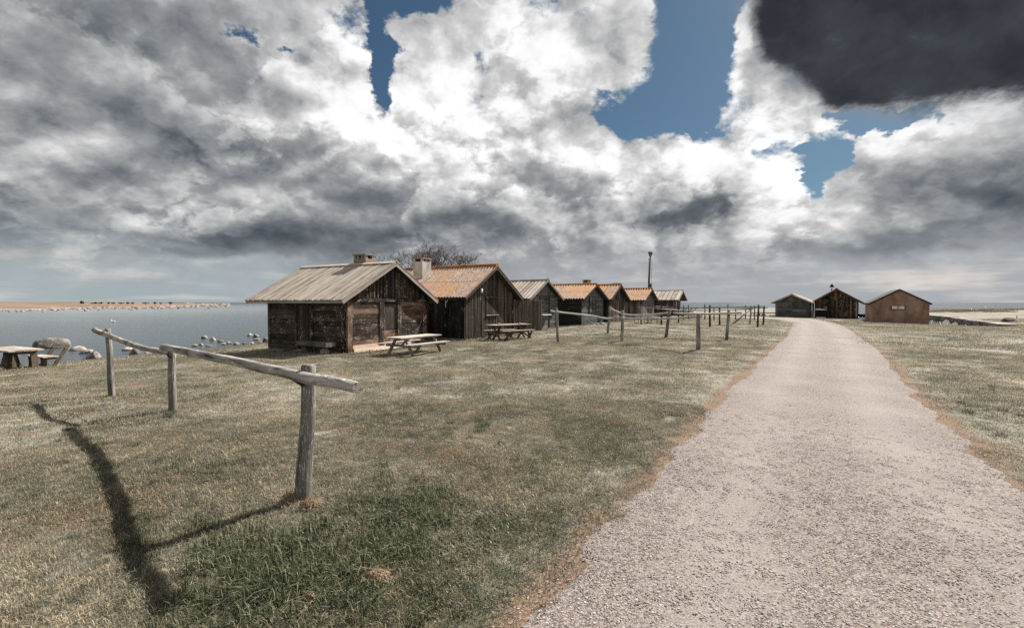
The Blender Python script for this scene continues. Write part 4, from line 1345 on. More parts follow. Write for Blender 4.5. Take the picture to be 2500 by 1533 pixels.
for x in (1.52, 2.20, 2.88):
    board(h4, 'shutter_bar', (x, -0.07, 0.98), (x, -0.07, 2.32), (0, -1, 0), 0.05, 0.03, M['tar_black'])
for x in (0.0, W4):
    board(h4, 'corner_board', (x, -0.025, 0.0), (x, -0.025, HE4 - 0.05), (0, -1, 0), 0.09, 0.03, M['slate_wood'])
rf4 = Roof(h4, W4, L4, HE4, HA4, 0.42, 0.25, 0.42)
rf4.decks(M['roof_deck'])
rf4.sheets(M['lichen2'], 0.24, 0.045)
rf4.ridge_tiles(M['lichen_ridge'], 0.11, 0.40, 0.125)
rf4.barge(M['tar_black'], 0.14)
rf4.fascia(M['tar_black'])

# ---- fifth hut: black, brick chimney
h5 = hut_at('black_hut', (8.72, 41.0), 'black-boarded hut with orange roof, brick chimney and a tall narrow door', z=-0.20)
W5, L5, HE5, HA5 = 4.4, 5.0, 2.30, 3.42
wall_core(h5, W5, L5, HE5, HA5, M['dark_in'])
TBK = [M['tar_black'], M['tar_black'], M['tar_dull']]
gable_boards(h5, W5, HE5, HA5, 0.0, [M['tar_dull'], M['tar_black'], M['brown_gable']], bw=0.17, skip=((1.75, 2.75, 0.0, 2.15),))
side_boards(h5, L5, HE5, 0.0, TBK, bw=0.2)
side_boards(h5, L5, HE5, 0.0, TBK, left=False, W_=W5, bw=0.3)
plank_door(h5, 1.78, 2.72, 0.03, 1.98, [M['tar_rust'], M['bench_brown']], y=-0.01, bw=0.16)
board(h5, 'lintel', (1.65, -0.02, 2.08), (2.85, -0.02, 2.08), (0, -1, 0), 0.10, 0.05, M['silver'])
rf5 = Roof(h5, W5, L5, HE5, HA5, 0.42, 0.25, 0.42)
rf5.decks(M['roof_deck'])
rf5.sheets(M['lichen2'], 0.26, 0.045)
rf5.ridge_tiles(M['lichen_ridge'], 0.11, 0.40, 0.125)
rf5.barge(M['tar_black'], 0.15)
rf5.fascia(M['tar_black'])
chimney(h5, W5 / 2 - 0.35, 2.9, 2.8, 4.05, 0.62, 0.62, M['brick'], M['concrete'], 0.16)

# ---- sixth hut: silver boards, orange roof
h6 = hut_at('silver_hut', (14.25, 49.8), 'silver-weathered board hut with orange tiled roof and stubby chimney', z=-0.16)
W6, L6, HE6, HA6 = 4.7, 7.4, 2.2, 3.28
wall_core(h6, W6, L6, HE6, HA6, M['dark_in'])
gable_boards(h6, W6, HE6, HA6, 0.0, [M['silver'], M['silver'], M['grey_dark']], bw=0.2)
side_boards(h6, L6, HE6, 0.0, [M['silver'], M['bench_brown'], M['grey_dark']], bw=0.22)
rf6 = Roof(h6, W6, L6, HE6, HA6, 0.45, 0.2, 0.42)
rf6.decks(M['roof_deck'])
rf6.sheets(M['lichen2'], 0.30, 0.05)
rf6.ridge_tiles(M['lichen_ridge'], 0.12, 0.45, 0.125)
rf6.barge(M['tar_dull'], 0.16)
rf6.fascia(M['tar_dull'])
chimney(h6, W6 / 2 - 0.1, 3.6, 2.8, 4.1, 0.8, 0.8, M['brick'], M['concrete'], 0.2)

# ---- seventh hut: brown, open loft with white boards hanging
h7 = hut_at('loft_hut', (21.0, 59.5), 'brown hut with pale plank roof and white boards hung in its open loft', z=-0.22)
W7, L7, HE7, HA7 = 4.6, 7.0, 2.35, 3.45
wall_core(h7, W7, L7, HE7, HA7, M['dark_in'])
BRN = [M['tar'], M['tar_dull'], M['bench_brown']]
gable_boards(h7, W7, HE7, HA7, 0.0, BRN, bw=0.22, ztop=2.1)
side_boards(h7, L7, HE7, 0.0, BRN, bw=0.25)
for (x, z, w, h) in ((1.25, 2.30, 0.5, 0.62), (2.15, 2.35, 0.95, 0.55), (1.55, 0.95, 0.35, 1.05)):
    box(h7, 'white_board', (x, -0.09, z), (x + w, -0.04, z + h), M['plaster_grey'])
rf7 = Roof(h7, W7, L7, HE7, HA7, 0.85, 0.2, 0.42)
rf7.decks(M['roof_deck'])
rf7.planks(M['roof_board'], 0.55, 0.47, 0.04)
rf7.ridge_boards(M['tar_dull'], 0.2)
rf7.barge(M['trim'], 0.2)
rf7.fascia(M['tar_dull'])

# ---- harbour huts on the right
h8 = hut_at('boathouse', (35.2, 60.8), 'grey boathouse with double horizontal-board gates where the road bends', R(-38), z=-0.25)
W8, L8, HE8, HA8 = 3.75, 7.0, 2.05, 2.95
wall_core(h8, W8, L8, HE8, HA8, M['dark_in'])
G8 = [M['silver'], M['grey_dark'], M['slate_wood'], M['grey_dark']]
front_logs(h8, 0.28, 1.80, 0.05, 1.95, G8, 0.16, 0.03, name='gate_board')
front_logs(h8, 1.95, 3.47, 0.05, 1.95, G8, 0.16, 0.03, name='gate_board')
for x, w in ((0.14, 0.28), (1.875, 0.13), (3.61, 0.28)):
    board(h8, 'post', (x, -0.001, 0.0), (x, -0.001, 1.98), (0, -1, 0), w, 0.05, M['grey_dark'])
board(h8, 'beam', (0.0, 0, 2.02), (W8, 0, 2.02), (0, -1, 0), 0.1, 0.05, M['grey_dark'])
gable_boards(h8, W8, HE8, HA8, 2.08, G8, bw=0.16)
side_boards(h8, L8, HE8, 0.0, GD, left=False, W_=W8, bw=0.25)
side_boards(h8, L8, HE8, 0.0, GD, bw=0.3)
for y in (0.9, 1.6):
    tube(h8, 'side_pole', [(W8 + 0.25, y, -0.1), (W8 + 0.2, y, 1.95)], 0.06, M['white'], 6)
rf8 = Roof(h8, W8, L8, HE8, HA8, 0.35, 0.2, 0.45)
rf8.decks(M['roof_deck'])
rf8.planks(M['trim'], 0.36, 0.33, 0.02)
rf8.ridge_boards(M['trim'], 0.2)
rf8.barge(M['trim'], 0.17)
rf8.fascia(M['grey_dark'])

h9 = hut_at('tarred_boathouse', (40.2, 60.4), 'dark red-brown boathouse with orange tiled roof between two paler harbour buildings', R(-37), z=-0.25)
W9, L9, HE9, HA9 = 4.6, 5.0, 2.10, 3.55
wall_core(h9, W9, L9, HE9, HA9, M['dark_in'])
RB = [M['tar'], M['tar_rust'], M['tar_black'], M['tar']]
gable_boards(h9, W9, HE9, HA9, 0.0, RB, bw=0.19)
side_boards(h9, L9, HE9, 0.0, RB, left=False, W_=W9, bw=0.25)
side_boards(h9, L9, HE9, 0.0, RB, bw=0.3)
plank_door(h9, 1.10, 2.26, 0.03, 2.25, RB, y=-0.055, bw=0.17, name='gate', handle=False)
plank_door(h9, 2.30, 3.46, 0.03, 2.25, RB, y=-0.055, bw=0.17, name='gate', handle=False)
box(h9, 'latch', (1.04, -0.10, 1.25), (1.30, -0.075, 1.33), M['white'])
board(h9, 'door_strip', (1.08, -0.08, 0.1), (1.08, -0.08, 1.1), (0, -1, 0), 0.10, 0.02, M['bench'])
board(h9, 'door_strip', (2.7, -0.085, 0.05), (2.7, -0.085, 0.9), (0, -1, 0), 0.09, 0.02, M['bench_brown'])
board(h9, 'corner_board', (W9 - 0.2, -0.03, 0.0), (W9 - 0.2, -0.03, 2.1), (0, -1, 0), 0.14, 0.03, M['bench'])
board(h9, 'corner_board', (0.06, -0.03, 0.0), (0.06, -0.03, 2.0), (0, -1, 0), 0.10, 0.03, M['tar_rust'])
rf9 = Roof(h9, W9, L9, HE9, HA9, 0.35, 0.2, 0.50)
rf9.decks(M['roof_deck'])
rf9.sheets(M['tile_far'], 0.30, 0.045)
rf9.ridge_tiles(M['tile_far'], 0.13, 0.42, 0.12)
rf9.barge(M['bench_brown'], 0.16)
rf9.fascia(M['bench_brown'])

h10 = hut_at('rendered_hut', (37.5, 47.6), 'pinkish-brown rendered hut with one small white window beside the harbour', R(-34), z=-0.42)
W10, L10, HE10, HA10 = 4.6, 6.5, 2.02, 3.38
wall_core(h10, W10, L10, HE10, HA10, M['plaster_pink'], z0=-0.6)
rf10 = Roof(h10, W10, L10, HE10, HA10, 0.12, 0.12, 0.14)
rf10.decks(M['tar_black'], 0.06)
rf10.barge(M['tar_black'], 0.13)
rf10.fascia(M['tar_black'], 0.1)
win = box(h10, 'window', (1.65, -0.03, 1.36), (2.78, 0.01, 1.80), M['tar_rust'])
for (a, b_) in ((0.07, 0.52), (0.60, 1.06)):
    box(win, 'pane', (a, -0.012, 0.07), (b_, -0.002, 0.37), M['white'])
for (a, b_, c, d) in ((0.0, 1.13, 0.0, 0.06), (0.0, 1.13, 0.38, 0.44), (0.0, 0.06, 0.062, 0.378), (0.53, 0.59, 0.062, 0.378), (1.07, 1.13, 0.062, 0.378)):
    box(win, 'frame', (a, -0.035, c), (b_, -0.003, d), M['tar_rust'])
# ------------------------------------------------------------------ net-drying racks: stakes carrying thin rails
def stake(rack, base_px, top_px, r, mat, rough=0.10, sides=9):
    b_ = on_ground(*base_px)
    t_ = at_depth(top_px[0], top_px[1], b_.y)
    o = rack.location
    ax = t_ - b_
    pts, rad = [], []
    for k_ in (-0.14, 0.0, 0.2, 0.42, 0.64, 0.84, 0.985, 1.0):
        p = b_ + ax * k_ + Vector((math.sin(k_ * 5 + b_.x) * 0.008, math.cos(k_ * 4 + b_.y) * 0.008, 0))
        pts.append(p - o)
        rad.append(r * (1.10 - 0.16 * k_) * (0.80 if k_ == 1.0 else 1))
    tube(rack, 'stake', pts, rad, mat, sides, rough)
    return b_, t_

def rail(rack, pts, r0, r1, mat, sides=8, rough=0.08, sub=4):
    """pts = photo pixel + depth; smoothed, slightly crooked pole"""
    P_ = np.array([tuple(at_depth(*p)) for p in pts])
    out_ = []
    for i in range(len(P_) - 1):
        p0, p1, p2, p3 = P_[max(i - 1, 0)], P_[i], P_[i + 1], P_[min(i + 2, len(P_) - 1)]
        for t in np.linspace(0, 1, sub, endpoint=False):
            out_.append(0.5 * (2 * p1 + (p2 - p0) * t + (2 * p0 - 5 * p1 + 4 * p2 - p3) * t * t + (3 * p1 - p0 - 3 * p2 + p3) * t ** 3))
    out_.append(P_[-1])
    o = np.array(rack.location)
    n = len(out_)
    out_ = [p - o + rng.uniform(-1, 1, 3) * r0 * 0.12 for p in out_]
    rad = [r0 + (r1 - r0) * i / (n - 1) for i in range(n)]
    return tube(rack, 'rail', out_, rad, mat, sides, rough)

def new_rack(px, py, label):
    b_ = on_ground(px, py)
    return tag(empty('net_drying_rack', b_), label, 'drying rack')

ra = new_rack(421, 1004, 'nearest weathered net rack, three grey stakes carrying two bleached rails')
b1_, t1_ = stake(ra, (742, 1222), (753, 889), 0.054, M['post'], 0.10, 16)
b2_, t2_ = stake(ra, (421, 1004), (421, 856), 0.060, M['post'], 0.10, 12)
b3_, t3_ = stake(ra, (275, 968), (262, 802), 0.056, M['post'], 0.10, 12)
d1, d2, d3 = b1_.y, b2_.y, b3_.y
fr = 0.085
rail(ra, [(872, 946, d1 - 0.60), (815, 934, d1 - 0.36), (745, 921, d1 - fr - 0.02), (640, 898, d1 + 0.62), (560, 880, d1 + 1.35), (470, 861, d1 + 2.35), (398, 848, d2 - fr)], 0.040, 0.053, M['rail'], 14, 0.06, 5)
rail(ra, [(405, 860, d2 - 0.06), (365, 853, d2 + 0.2), (320, 841, d2 + 0.6), (285, 827, d3 - 0.22), (262, 818, d3 - 0.10), (231, 806, d3 + 0.12)], 0.042, 0.052, M['rail'], 12, 0.06, 5)
def peg(rack, a, b2, r):
    o = rack.location
    tube(rack, 'peg', [at_depth(*a) - o, at_depth(*b2) - o], r, M['post_dark'], 6)
peg(ra, (702, 917, d1 + 0.15), (740, 941, d1 - 0.07), 0.013)
peg(ra, (392, 852, d2 + 0.10), (416, 872, d2 - 0.08), 0.016)

rb = new_rack(1519, 834, 'grey net rack nearest the roadside lawn, three stakes with two sagging rails')
bA, _ = stake(rb, (1362, 835), (1359, 754), 0.062, M['post'])
bC, _ = stake(rb, (1519, 834), (1519, 758), 0.068, M['post'])
bE, _ = stake(rb, (1704, 854), (1706, 766), 0.070, M['post'])
mix_ = lambda a, b2, t: a + (b2 - a) * t
rail(rb, [(1344, 759, bA.y), (1360, 761.5, bA.y - 0.08), (1440, 771, mix_(bA.y, bC.y, 0.5)), (1482, 778, mix_(bA.y, bC.y, 0.8)), (1514, 774, bC.y - 0.08)], 0.036, 0.045, M['rail'])
rail(rb, [(1500, 773, bC.y - 0.1), (1519, 776, bC.y - 0.09), (1575, 779.5, mix_(bC.y, bE.y, 0.3)), (1650, 777, mix_(bC.y, bE.y, 0.7)), (1713, 772, bE.y - 0.08)], 0.045, 0.036, M['rail'])

rc_ = new_rack(1625, 825, 'grey net rack with leaning middle stake, just behind the nearest roadside rack')
bB, _ = stake(rc_, (1484, 815), (1489, 748), 0.066, M['post'])
bD, _ = stake(rc_, (1625, 825), (1636, 756), 0.066, M['post'])
bF, _ = stake(rc_, (1774, 831), (1779, 758), 0.066, M['post'])
rail(rc_, [(1492, 754, bB.y - 0.07), (1524, 767, mix_(bB.y, bD.y, 0.25)), (1562, 769.5, mix_(bB.y, bD.y, 0.55)), (1600, 767, mix_(bB.y, bD.y, 0.8)), (1637, 763, bD.y - 0.08)], 0.05, 0.04, M['rail'])
rail(rc_, [(1644, 764.5, bD.y - 0.05), (1700, 766.5, mix_(bD.y, bF.y, 0.4)), (1779, 764.5, bF.y - 0.08), (1811, 763, bF.y - 0.2)], 0.04, 0.045, M['rail'])

rd_ = new_rack(1733, 798, 'dark-staked net rack in the lawn, nearest of the far racks to the road bend')
bG, _ = stake(rd_, (1733, 798), (1733, 745), 0.062, M['post_dark'])
bI, _ = stake(rd_, (1850, 799), (1852, 744), 0.062, M['post_dark'])
rail(rd_, [(1712, 751.5, bG.y + 0.4), (1733, 751, bG.y - 0.07), (1790, 750, mix_(bG.y, bI.y, 0.5)), (1852, 748.5, bI.y - 0.07), (1862, 747.5, bI.y - 0.1)], 0.036, 0.036, M['post'])

re_ = new_rack(1757, 794, 'dark-staked net rack with two diagonal braces beside the road bend')
bH, _ = stake(re_, (1757, 794), (1757, 751), 0.060, M['post_dark'])
bJ, _ = stake(re_, (1863, 793), (1866, 747), 0.060, M['post_dark'])
bR, _ = stake(re_, (1831, 791), (1834, 746), 0.055, M['post'])
rail(re_, [(1700, 758, bH.y + 1.5), (1757, 757, bH.y - 0.06), (1834, 753, bR.y - 0.06), (1873, 751, bJ.y - 0.06)], 0.036, 0.036, M['post'])
o_ = re_.location
for (a, b2) in (((1785, 792), (1829, 758)), ((1791, 791), (1832, 756))):
    g_ = on_ground(*a)
    tube(re_, 'brace', [g_ - o_, at_depth(b2[0], b2[1], bR.y) - o_], 0.035, M['post'], 6)

rf_ = new_rack(1615, 793, 'dark-staked net rack in front of the silver hut')
bK0, _ = stake(rf_, (1566, 792), (1565, 745), 0.058, M['post'])
bK, _ = stake(rf_, (1615, 793), (1615, 745), 0.060, M['post_dark'])
bL, _ = stake(rf_, (1656, 788), (1657, 748), 0.055, M['post_dark'])
bL2, _ = stake(rf_, (1629, 787), (1629, 744), 0.055, M['post'])
rail(rf_, [(1560, 750.5, bK0.y), (1572, 751, bK0.y - 0.07), (1615, 754, bK.y - 0.07), (1657, 757, bL.y - 0.07), (1690, 758, bL.y - 0.2)], 0.038, 0.034, M['rail'])
rail(rf_, [(1597, 748, bK.y + 1.0), (1629, 750, bL2.y - 0.06), (1657, 751, bL.y + 0.05), (1735, 752.5, bL.y + 0.3)], 0.034, 0.034, M['post'])

rg_ = new_rack(1777, 781, 'farthest thin-staked net rack, low against the sea by the road bend')
bs = [stake(rg_, (x, y), (x, t), 0.05, M['post_dark'], sides=6)[0] for (x, y, t) in ((1669, 781, 746), (1681, 779, 745), (1721, 780, 743), (1743, 782, 752), (1777, 780, 743), (1796, 780, 752), (1820, 779, 745), (1842, 782, 746))]
rail(rg_, [(1665, 754, bs[0].y), (1721, 753, bs[2].y), (1777, 752.5, bs[4].y), (1846, 751, bs[7].y)], 0.035, 0.035, M['post'])
rail(rg_, [(1660, 758.5, bs[0].y - 1), (1743, 757, bs[3].y), (1796, 756, bs[5].y), (1838, 755, bs[7].y - 1)], 0.035, 0.035, M['post_dark'])

# ------------------------------------------------------------------ tables and benches
def picnic_table(loc, rz, label, L_=2.1, h=0.70):
    """A-frame table with benches fixed to it"""
    t = tag(empty('picnic_table', loc, rz), label, 'picnic table')
    for k_ in range(5):
        y = -0.32 + 0.16 * k_
        board(t, 'top_plank', (-L_ / 2 + random.uniform(-0.02, 0.02), y, h - 0.04), (L_ / 2, y, h - 0.04), (0, 0, 1), 0.148, 0.04, M['bench_top'])
    for s_ in (-1, 1):
        for k_ in (0, 1):
            y = s_ * (0.62 + 0.15 * k_)
            board(t, 'seat_plank', (-L_ / 2, y, 0.385), (L_ / 2, y, 0.385), (0, 0, 1), 0.138, 0.038, M['bench_top'])
    for x in (-L_ / 2 + 0.32, L_ / 2 - 0.32):
        for s_ in (-1, 1):
            board(t, 'leg', (x, s_ * 0.66, -0.06), (x, s_ * 0.22, h - 0.045), (1, 0, 0), 0.11, 0.045, M['bench'])
        board(t, 'cross_beam', (x + 0.05, -0.80, 0.335), (x + 0.05, 0.80, 0.335), (1, 0, 0), 0.10, 0.045, M['bench'])
        board(t, 'cleat', (x + 0.05, -0.36, h - 0.085), (x + 0.05, 0.36, h - 0.085), (1, 0, 0), 0.08, 0.045, M['bench'])
        sx2 = 1 if x < 0 else -1
        board(t, 'brace', (x + sx2 * 0.06, 0, 0.34), (x + sx2 * 0.55, 0, h - 0.045), (0, 1, 0), 0.07, 0.045, M['bench'])
    return t
picnic_table((-3.68, 17.2, gz1(-3.68, 17.2)), HUT_ROT, "weathered A-frame picnic table in front of the nearest hut's pale step", 2.15, 0.66)

def xleg(t, x, h, w, name='leg', mat=None, width=0.10):
    mat = mat or M['bench_brown']
    board(t, name, (x, -w, -0.06), (x, w * 0.85, h), (1, 0, 0), width, 0.045, mat)
    board(t, name, (x + 0.047, w, -0.06), (x + 0.047, -w * 0.85, h), (1, 0, 0), width, 0.045, mat)

tz = lambda x, y: gz1(x, y)
TD = math.atan2(0.58, 0.81)
def xtable(loc, rz, label, L_=2.3):
    t = tag(empty('trestle_table', loc, rz), label, 'table')
    for k_ in range(5):
        y = -0.34 + 0.17 * k_
        board(t, 'top_plank', (-L_ / 2 + random.uniform(-0.03, 0.03), y, 0.70), (L_ / 2, y, 0.70), (0, 0, 1), 0.158, 0.045, M['bench_top'])
    for x in (-L_ / 2 + 0.35, L_ / 2 - 0.4):
        xleg(t, x, 0.70, 0.42)
        board(t, 'cleat', (x - 0.05, -0.40, 0.655), (x - 0.05, 0.40, 0.655), (-1, 0, 0), 0.08, 0.04, M['bench_brown'])
    board(t, 'stretcher', (-L_ / 2 + 0.35, 0, 0.32), (L_ / 2 - 0.4, 0, 0.32), (0, 1, 0), 0.10, 0.04, M['bench_brown'])
    return t
def xbench(loc, rz, label, L_=1.95):
    t = tag(empty('trestle_bench', loc, rz), label, 'bench')
    for k_ in (-1, 1):
        board(t, 'seat_plank', (-L_ / 2, 0.075 * k_, 0.41), (L_ / 2, 0.075 * k_, 0.41), (0, 0, 1), 0.142, 0.045, M['bench_top'])
    for x in (-L_ / 2 + 0.25, L_ / 2 - 0.3):
        xleg(t, x, 0.41, 0.19, width=0.085)
    for sx2, x in ((1, -L_ / 2 + 0.30), (-1, L_ / 2 - 0.30)):
        board(t, 'brace', (x, 0, 0.12), (x + sx2 * 0.5, 0, 0.40), (0, 1, 0), 0.07, 0.04, M['bench_brown'])
    return t
tx, ty = -0.15, 23.1
xtable((tx, ty, tz(tx, ty)), TD, 'cross-legged plank table in front of the dark upright-board hut')
xbench((tx + 0.46, ty - 0.64, tz(tx + 0.46, ty - 0.64)), TD, 'cross-legged bench on the lawn side of the plank table by the second hut')
xbench((tx - 0.46, ty + 0.62, tz(tx - 0.46, ty + 0.62)), TD, 'cross-legged bench between the plank table and the second hut wall')
TABLE_STONES = ((-0.55, 0.12, 'small pale stone on the left half of the plank table by the second hut'), (0.62, -0.08, 'small pale stone on the right half of the plank table by the second hut'))

# left edge: heavy table and a reclined bench facing it
AX = math.atan2(0.41, -0.91)
lt = tag(empty('garden_table', (-17.75, 16.1, gz1(-17.75, 16.1)), AX), 'heavy brown plank table at the left edge of the lawn by the shore', 'table')
for k_ in range(5):
    y = -0.36 + 0.18 * k_
    board(lt, 'top_plank', (-1.15, y, 0.71), (1.15, y, 0.71), (0, 0, 1), 0.168, 0.05, M['bench_top'])
for x in (-0.78, 0.78):
    for s_ in (-1, 1):
        board(lt, 'leg', (x, s_ * 0.36, -0.08), (x, s_ * 0.30, 0.70), (1, 0, 0), 0.17, 0.07, M['bench_brown'])
    board(lt, 'cross_beam', (x + 0.075, -0.42, 0.64), (x + 0.075, 0.42, 0.64), (1, 0, 0), 0.11, 0.05, M['bench_brown'])
    board(lt, 'foot', (x + 0.075, -0.44, 0.08), (x + 0.075, 0.44, 0.08), (1, 0, 0), 0.12, 0.05, M['bench_brown'])
    sx2 = 1 if x < 0 else -1
    board(lt, 'brace', (x + sx2 * 0.08, 0.0, 0.10), (x + sx2 * 0.5, 0.0, 0.68), (0, 1, 0), 0.13, 0.06, M['bench_brown'])
bxy = (-17.3, 16.75)
lb = tag(empty('garden_bench', (bxy[0], bxy[1], gz1(*bxy)), AX), 'brown shoreside bench with a reclined single-rail back beside the heavy table', 'bench')
for k_ in range(3):
    board(lb, 'seat_plank', (-0.62, 0.16 - 0.15 * k_, 0.40), (0.62, 0.16 - 0.15 * k_, 0.40), (0, 0, 1), 0.135, 0.04, M['bench_top'])
for x in (-0.46, 0.46):
    board(lb, 'leg', (x, 0.14, -0.08), (x, 0.14, 0.39), (1, 0, 0), 0.15, 0.07, M['bench_brown'])
    board(lb, 'back_post', (x + 0.075, -0.08, -0.08), (x + 0.075, -0.58, 0.80), (1, 0, 0), 0.10, 0.05, M['bench_brown'])
    board(lb, 'seat_bearer', (x + 0.03, -0.32, 0.36), (x + 0.03, 0.24, 0.36), (-1, 0, 0), 0.08, 0.04, M['bench_brown'])
board(lb, 'back_rail', (-0.66, -0.525, 0.74), (0.66, -0.525, 0.74), (0, 0.9, 0.45), 0.15, 0.035, M['bench_top'])
board(lb, 'stretcher', (-0.46, 0.10, 0.12), (0.54, 0.10, 0.12), (0, 1, 0), 0.07, 0.04, M['bench_top'])

# thick timber bench on stones against the nearest hut's shaded wall
cb = (-7.78, 17.98)
tb = tag(empty('timber_bench', (cb[0], cb[1], gz1(*cb)), math.atan2(0.533, -0.846)), "thick timber bench on stones along the nearest hut's shaded side wall", 'bench')
def rock_mesh(name, rx, ry, rz, mat, seed, parent=None, loc=(0, 0, 0), sub=3, rough=0.22, flat=0.35, nf_=11, cutd=0.74):
    bm = bmesh.new()
    bmesh.ops.create_icosphere(bm, subdivisions=sub, radius=1.0)
    r_ = np.random.default_rng(seed)
    ph = r_.uniform(0, 6.28, (9, 3))
    kv = r_.normal(0, 1, (9, 3))
    kv /= np.linalg.norm(kv, axis=1)[:, None]
    planes = r_.normal(0, 1, (nf_, 3))
    planes /= np.linalg.norm(planes, axis=1)[:, None]
    for v in bm.verts:
        p = np.array(v.co)
        d = 1.0
        for i in range(9):
            d += rough * 0.42 / (1 + i * 0.55) * math.sin(float(kv[i] @ p) * (1.5 + i * 1.3) + ph[i, 0])
        p = p * d
        for n in planes:                     # chip facets off the lump
            e = float(n @ p) - cutd
            if e > 0:
                p = p - n * e * 0.85
        v.co = Vector((p[0] * rx, p[1] * ry, (p[2] if p[2] > 0 else p[2] * flat) * rz))
    me_ = bpy.data.meshes.new(name)
    bm.to_mesh(me_)
    bm.free()
    me_.polygons.foreach_set('use_smooth', [True] * len(me_.polygons))
    me_.materials.append(mat)
    o = bpy.data.objects.new(name, me_)
    COL.objects.link(o)
    o.location = loc
    if parent is not None:
        o.parent = parent
    return o
for (dx_, dy_, lab) in TABLE_STONES:
    wx_, wy_ = tx + dx_ * math.cos(TD) - dy_ * math.sin(TD), ty + dx_ * math.sin(TD) + dy_ * math.cos(TD)
    tag(rock_mesh('table_stone', 0.085, 0.07, 0.075, M['rock'], int(400 + dx_ * 10), None, (wx_, wy_, tz(tx, ty) + 0.765), 2), lab, 'stone')
board(tb, 'seat_beam', (-0.95, 0, 0.30), (0.95, 0, 0.30), (0, 0, 1), 0.42, 0.16, M['bench'])
for x in (-0.62, 0.62):
    rock_mesh('support_stone', 0.20, 0.22, 0.26, M['rock_dark'], int(50 + x * 10), tb, (x, 0.02, 0.06), 2)

# ------------------------------------------------------------------ shore rocks
def shore_rock(px0, px1, py_top, py_base, label, mat='rock', group=None, seed=0, name='shore_rock', depth=0.85, z=SEA_Z, sub=3):
    c = on_plane((px0 + px1) / 2, py_base, z)
    w = (px1 - px0) / F_PX * c.y
    h = (py_base - py_top) / F_PX * c.y
    o = rock_mesh(name, w / 2 * 0.88, w / 2 * depth * 0.88, max(0.10, h * (0.95 if name == 'boulder' else 1.0)), M[mat], seed, None, (c.x, c.y + w * 0.3 * depth, z - 0.02), sub, nf_=12 if name == 'boulder' else 15, cutd=0.78 if name == 'boulder' else 0.62)
    o.rotation_euler = (0, 0, 0.0)
    return tag(o, label, 'rock', group)
shore_rock(56, 148, 819, 851, 'big domed granite boulder in the water behind the reclined bench', 'rock_dark', None, 101, 'boulder', 0.8)
shore_rock(151, 201, 841, 857, 'long low rock farthest out in the trio right of the big boulder', 'rock', None, 102)
shore_rock(178, 221, 848, 864, 'grey-brown middle rock of the trio right of the big boulder', 'rock_dark', None, 103)
shore_rock(196, 242, 852, 876, 'smooth pale rock nearest the bank in the trio right of the big boulder', 'rock', None, 104)
shore_rock(40, 70, 850, 862, 'pale rock seen under the heavy table top at the left edge', 'rock', None, 105)
shore_rock(284, 322, 841, 856, 'slanted pale rock behind the leftmost stake of the nearest rack', 'rock', None, 106)
shore_rock(301, 342, 849, 865, 'dark-sided rock under the sagging rail of the nearest rack', 'rock_dark', None, 107)
shore_rock(340, 372, 853, 864, 'flat pale rock below the middle of the sagging rail', 'rock', None, 108)
shore_rock(366, 394, 853, 863, 'small flat rock by the middle stake of the nearest rack', 'rock', None, 109)
shore_rock(483, 508, 815, 827, 'reddish round rock at the left tip of the stone reef', 'rock_dark', None, 110)
ORD = ['leftmost', 'second', 'third', 'fourth', 'fifth', 'sixth', 'seventh', 'eighth', 'ninth', 'tenth', 'eleventh', 'twelfth', 'thirteenth']
nth = lambda i: ORD[i] if i == 0 else ORD[i] + ' from left'
G_ = 'pale stones of the little reef'
for i, (a, b2, t, bb) in enumerate(sorted(((504, 527, 821, 832), (522, 546, 827, 836), (545, 567, 830, 840), (563, 584, 831, 842), (480, 497, 834, 844), (460, 480, 839, 846), (497, 522, 840, 846), (585, 606, 834, 841), (606, 622, 834, 840), (536, 552, 835, 842)))):
    shore_rock(a, b2, t, bb, 'pale low reef stone left of the nearest hut, ' + nth(i) + ' of ten', 'rock', G_, 120 + i)
shore_rock(598, 616, 811, 821, "outermost small rock beside the nearest hut's far corner", 'rock', None, 140)
shore_rock(610, 632, 813, 825, "rounded brown rock second out from the nearest hut's far corner", 'rock_dark', None, 141)
shore_rock(631, 661, 817, 836, "largest rock half hidden behind the nearest hut's far corner", 'rock_dark', None, 142)
shore_rock(616, 636, 822, 831, "low pale slab in front of the rocks by the nearest hut's corner", 'rock', None, 143)

for i, (a, b2, t, bb) in enumerate(((402, 418, 862, 868), (424, 446, 857, 865), (446, 460, 848, 854), (255, 272, 866, 874), (352, 366, 860, 866), (624, 640, 831, 838))):
    shore_rock(a, b2, t, bb, 'half-sunk flat rock along the grassy bank by the bay, ' + nth(sorted((255, 352, 402, 424, 446, 624)).index(a)) + ' of six', 'rock', 'half-sunk rocks along the bank', 300 + i)

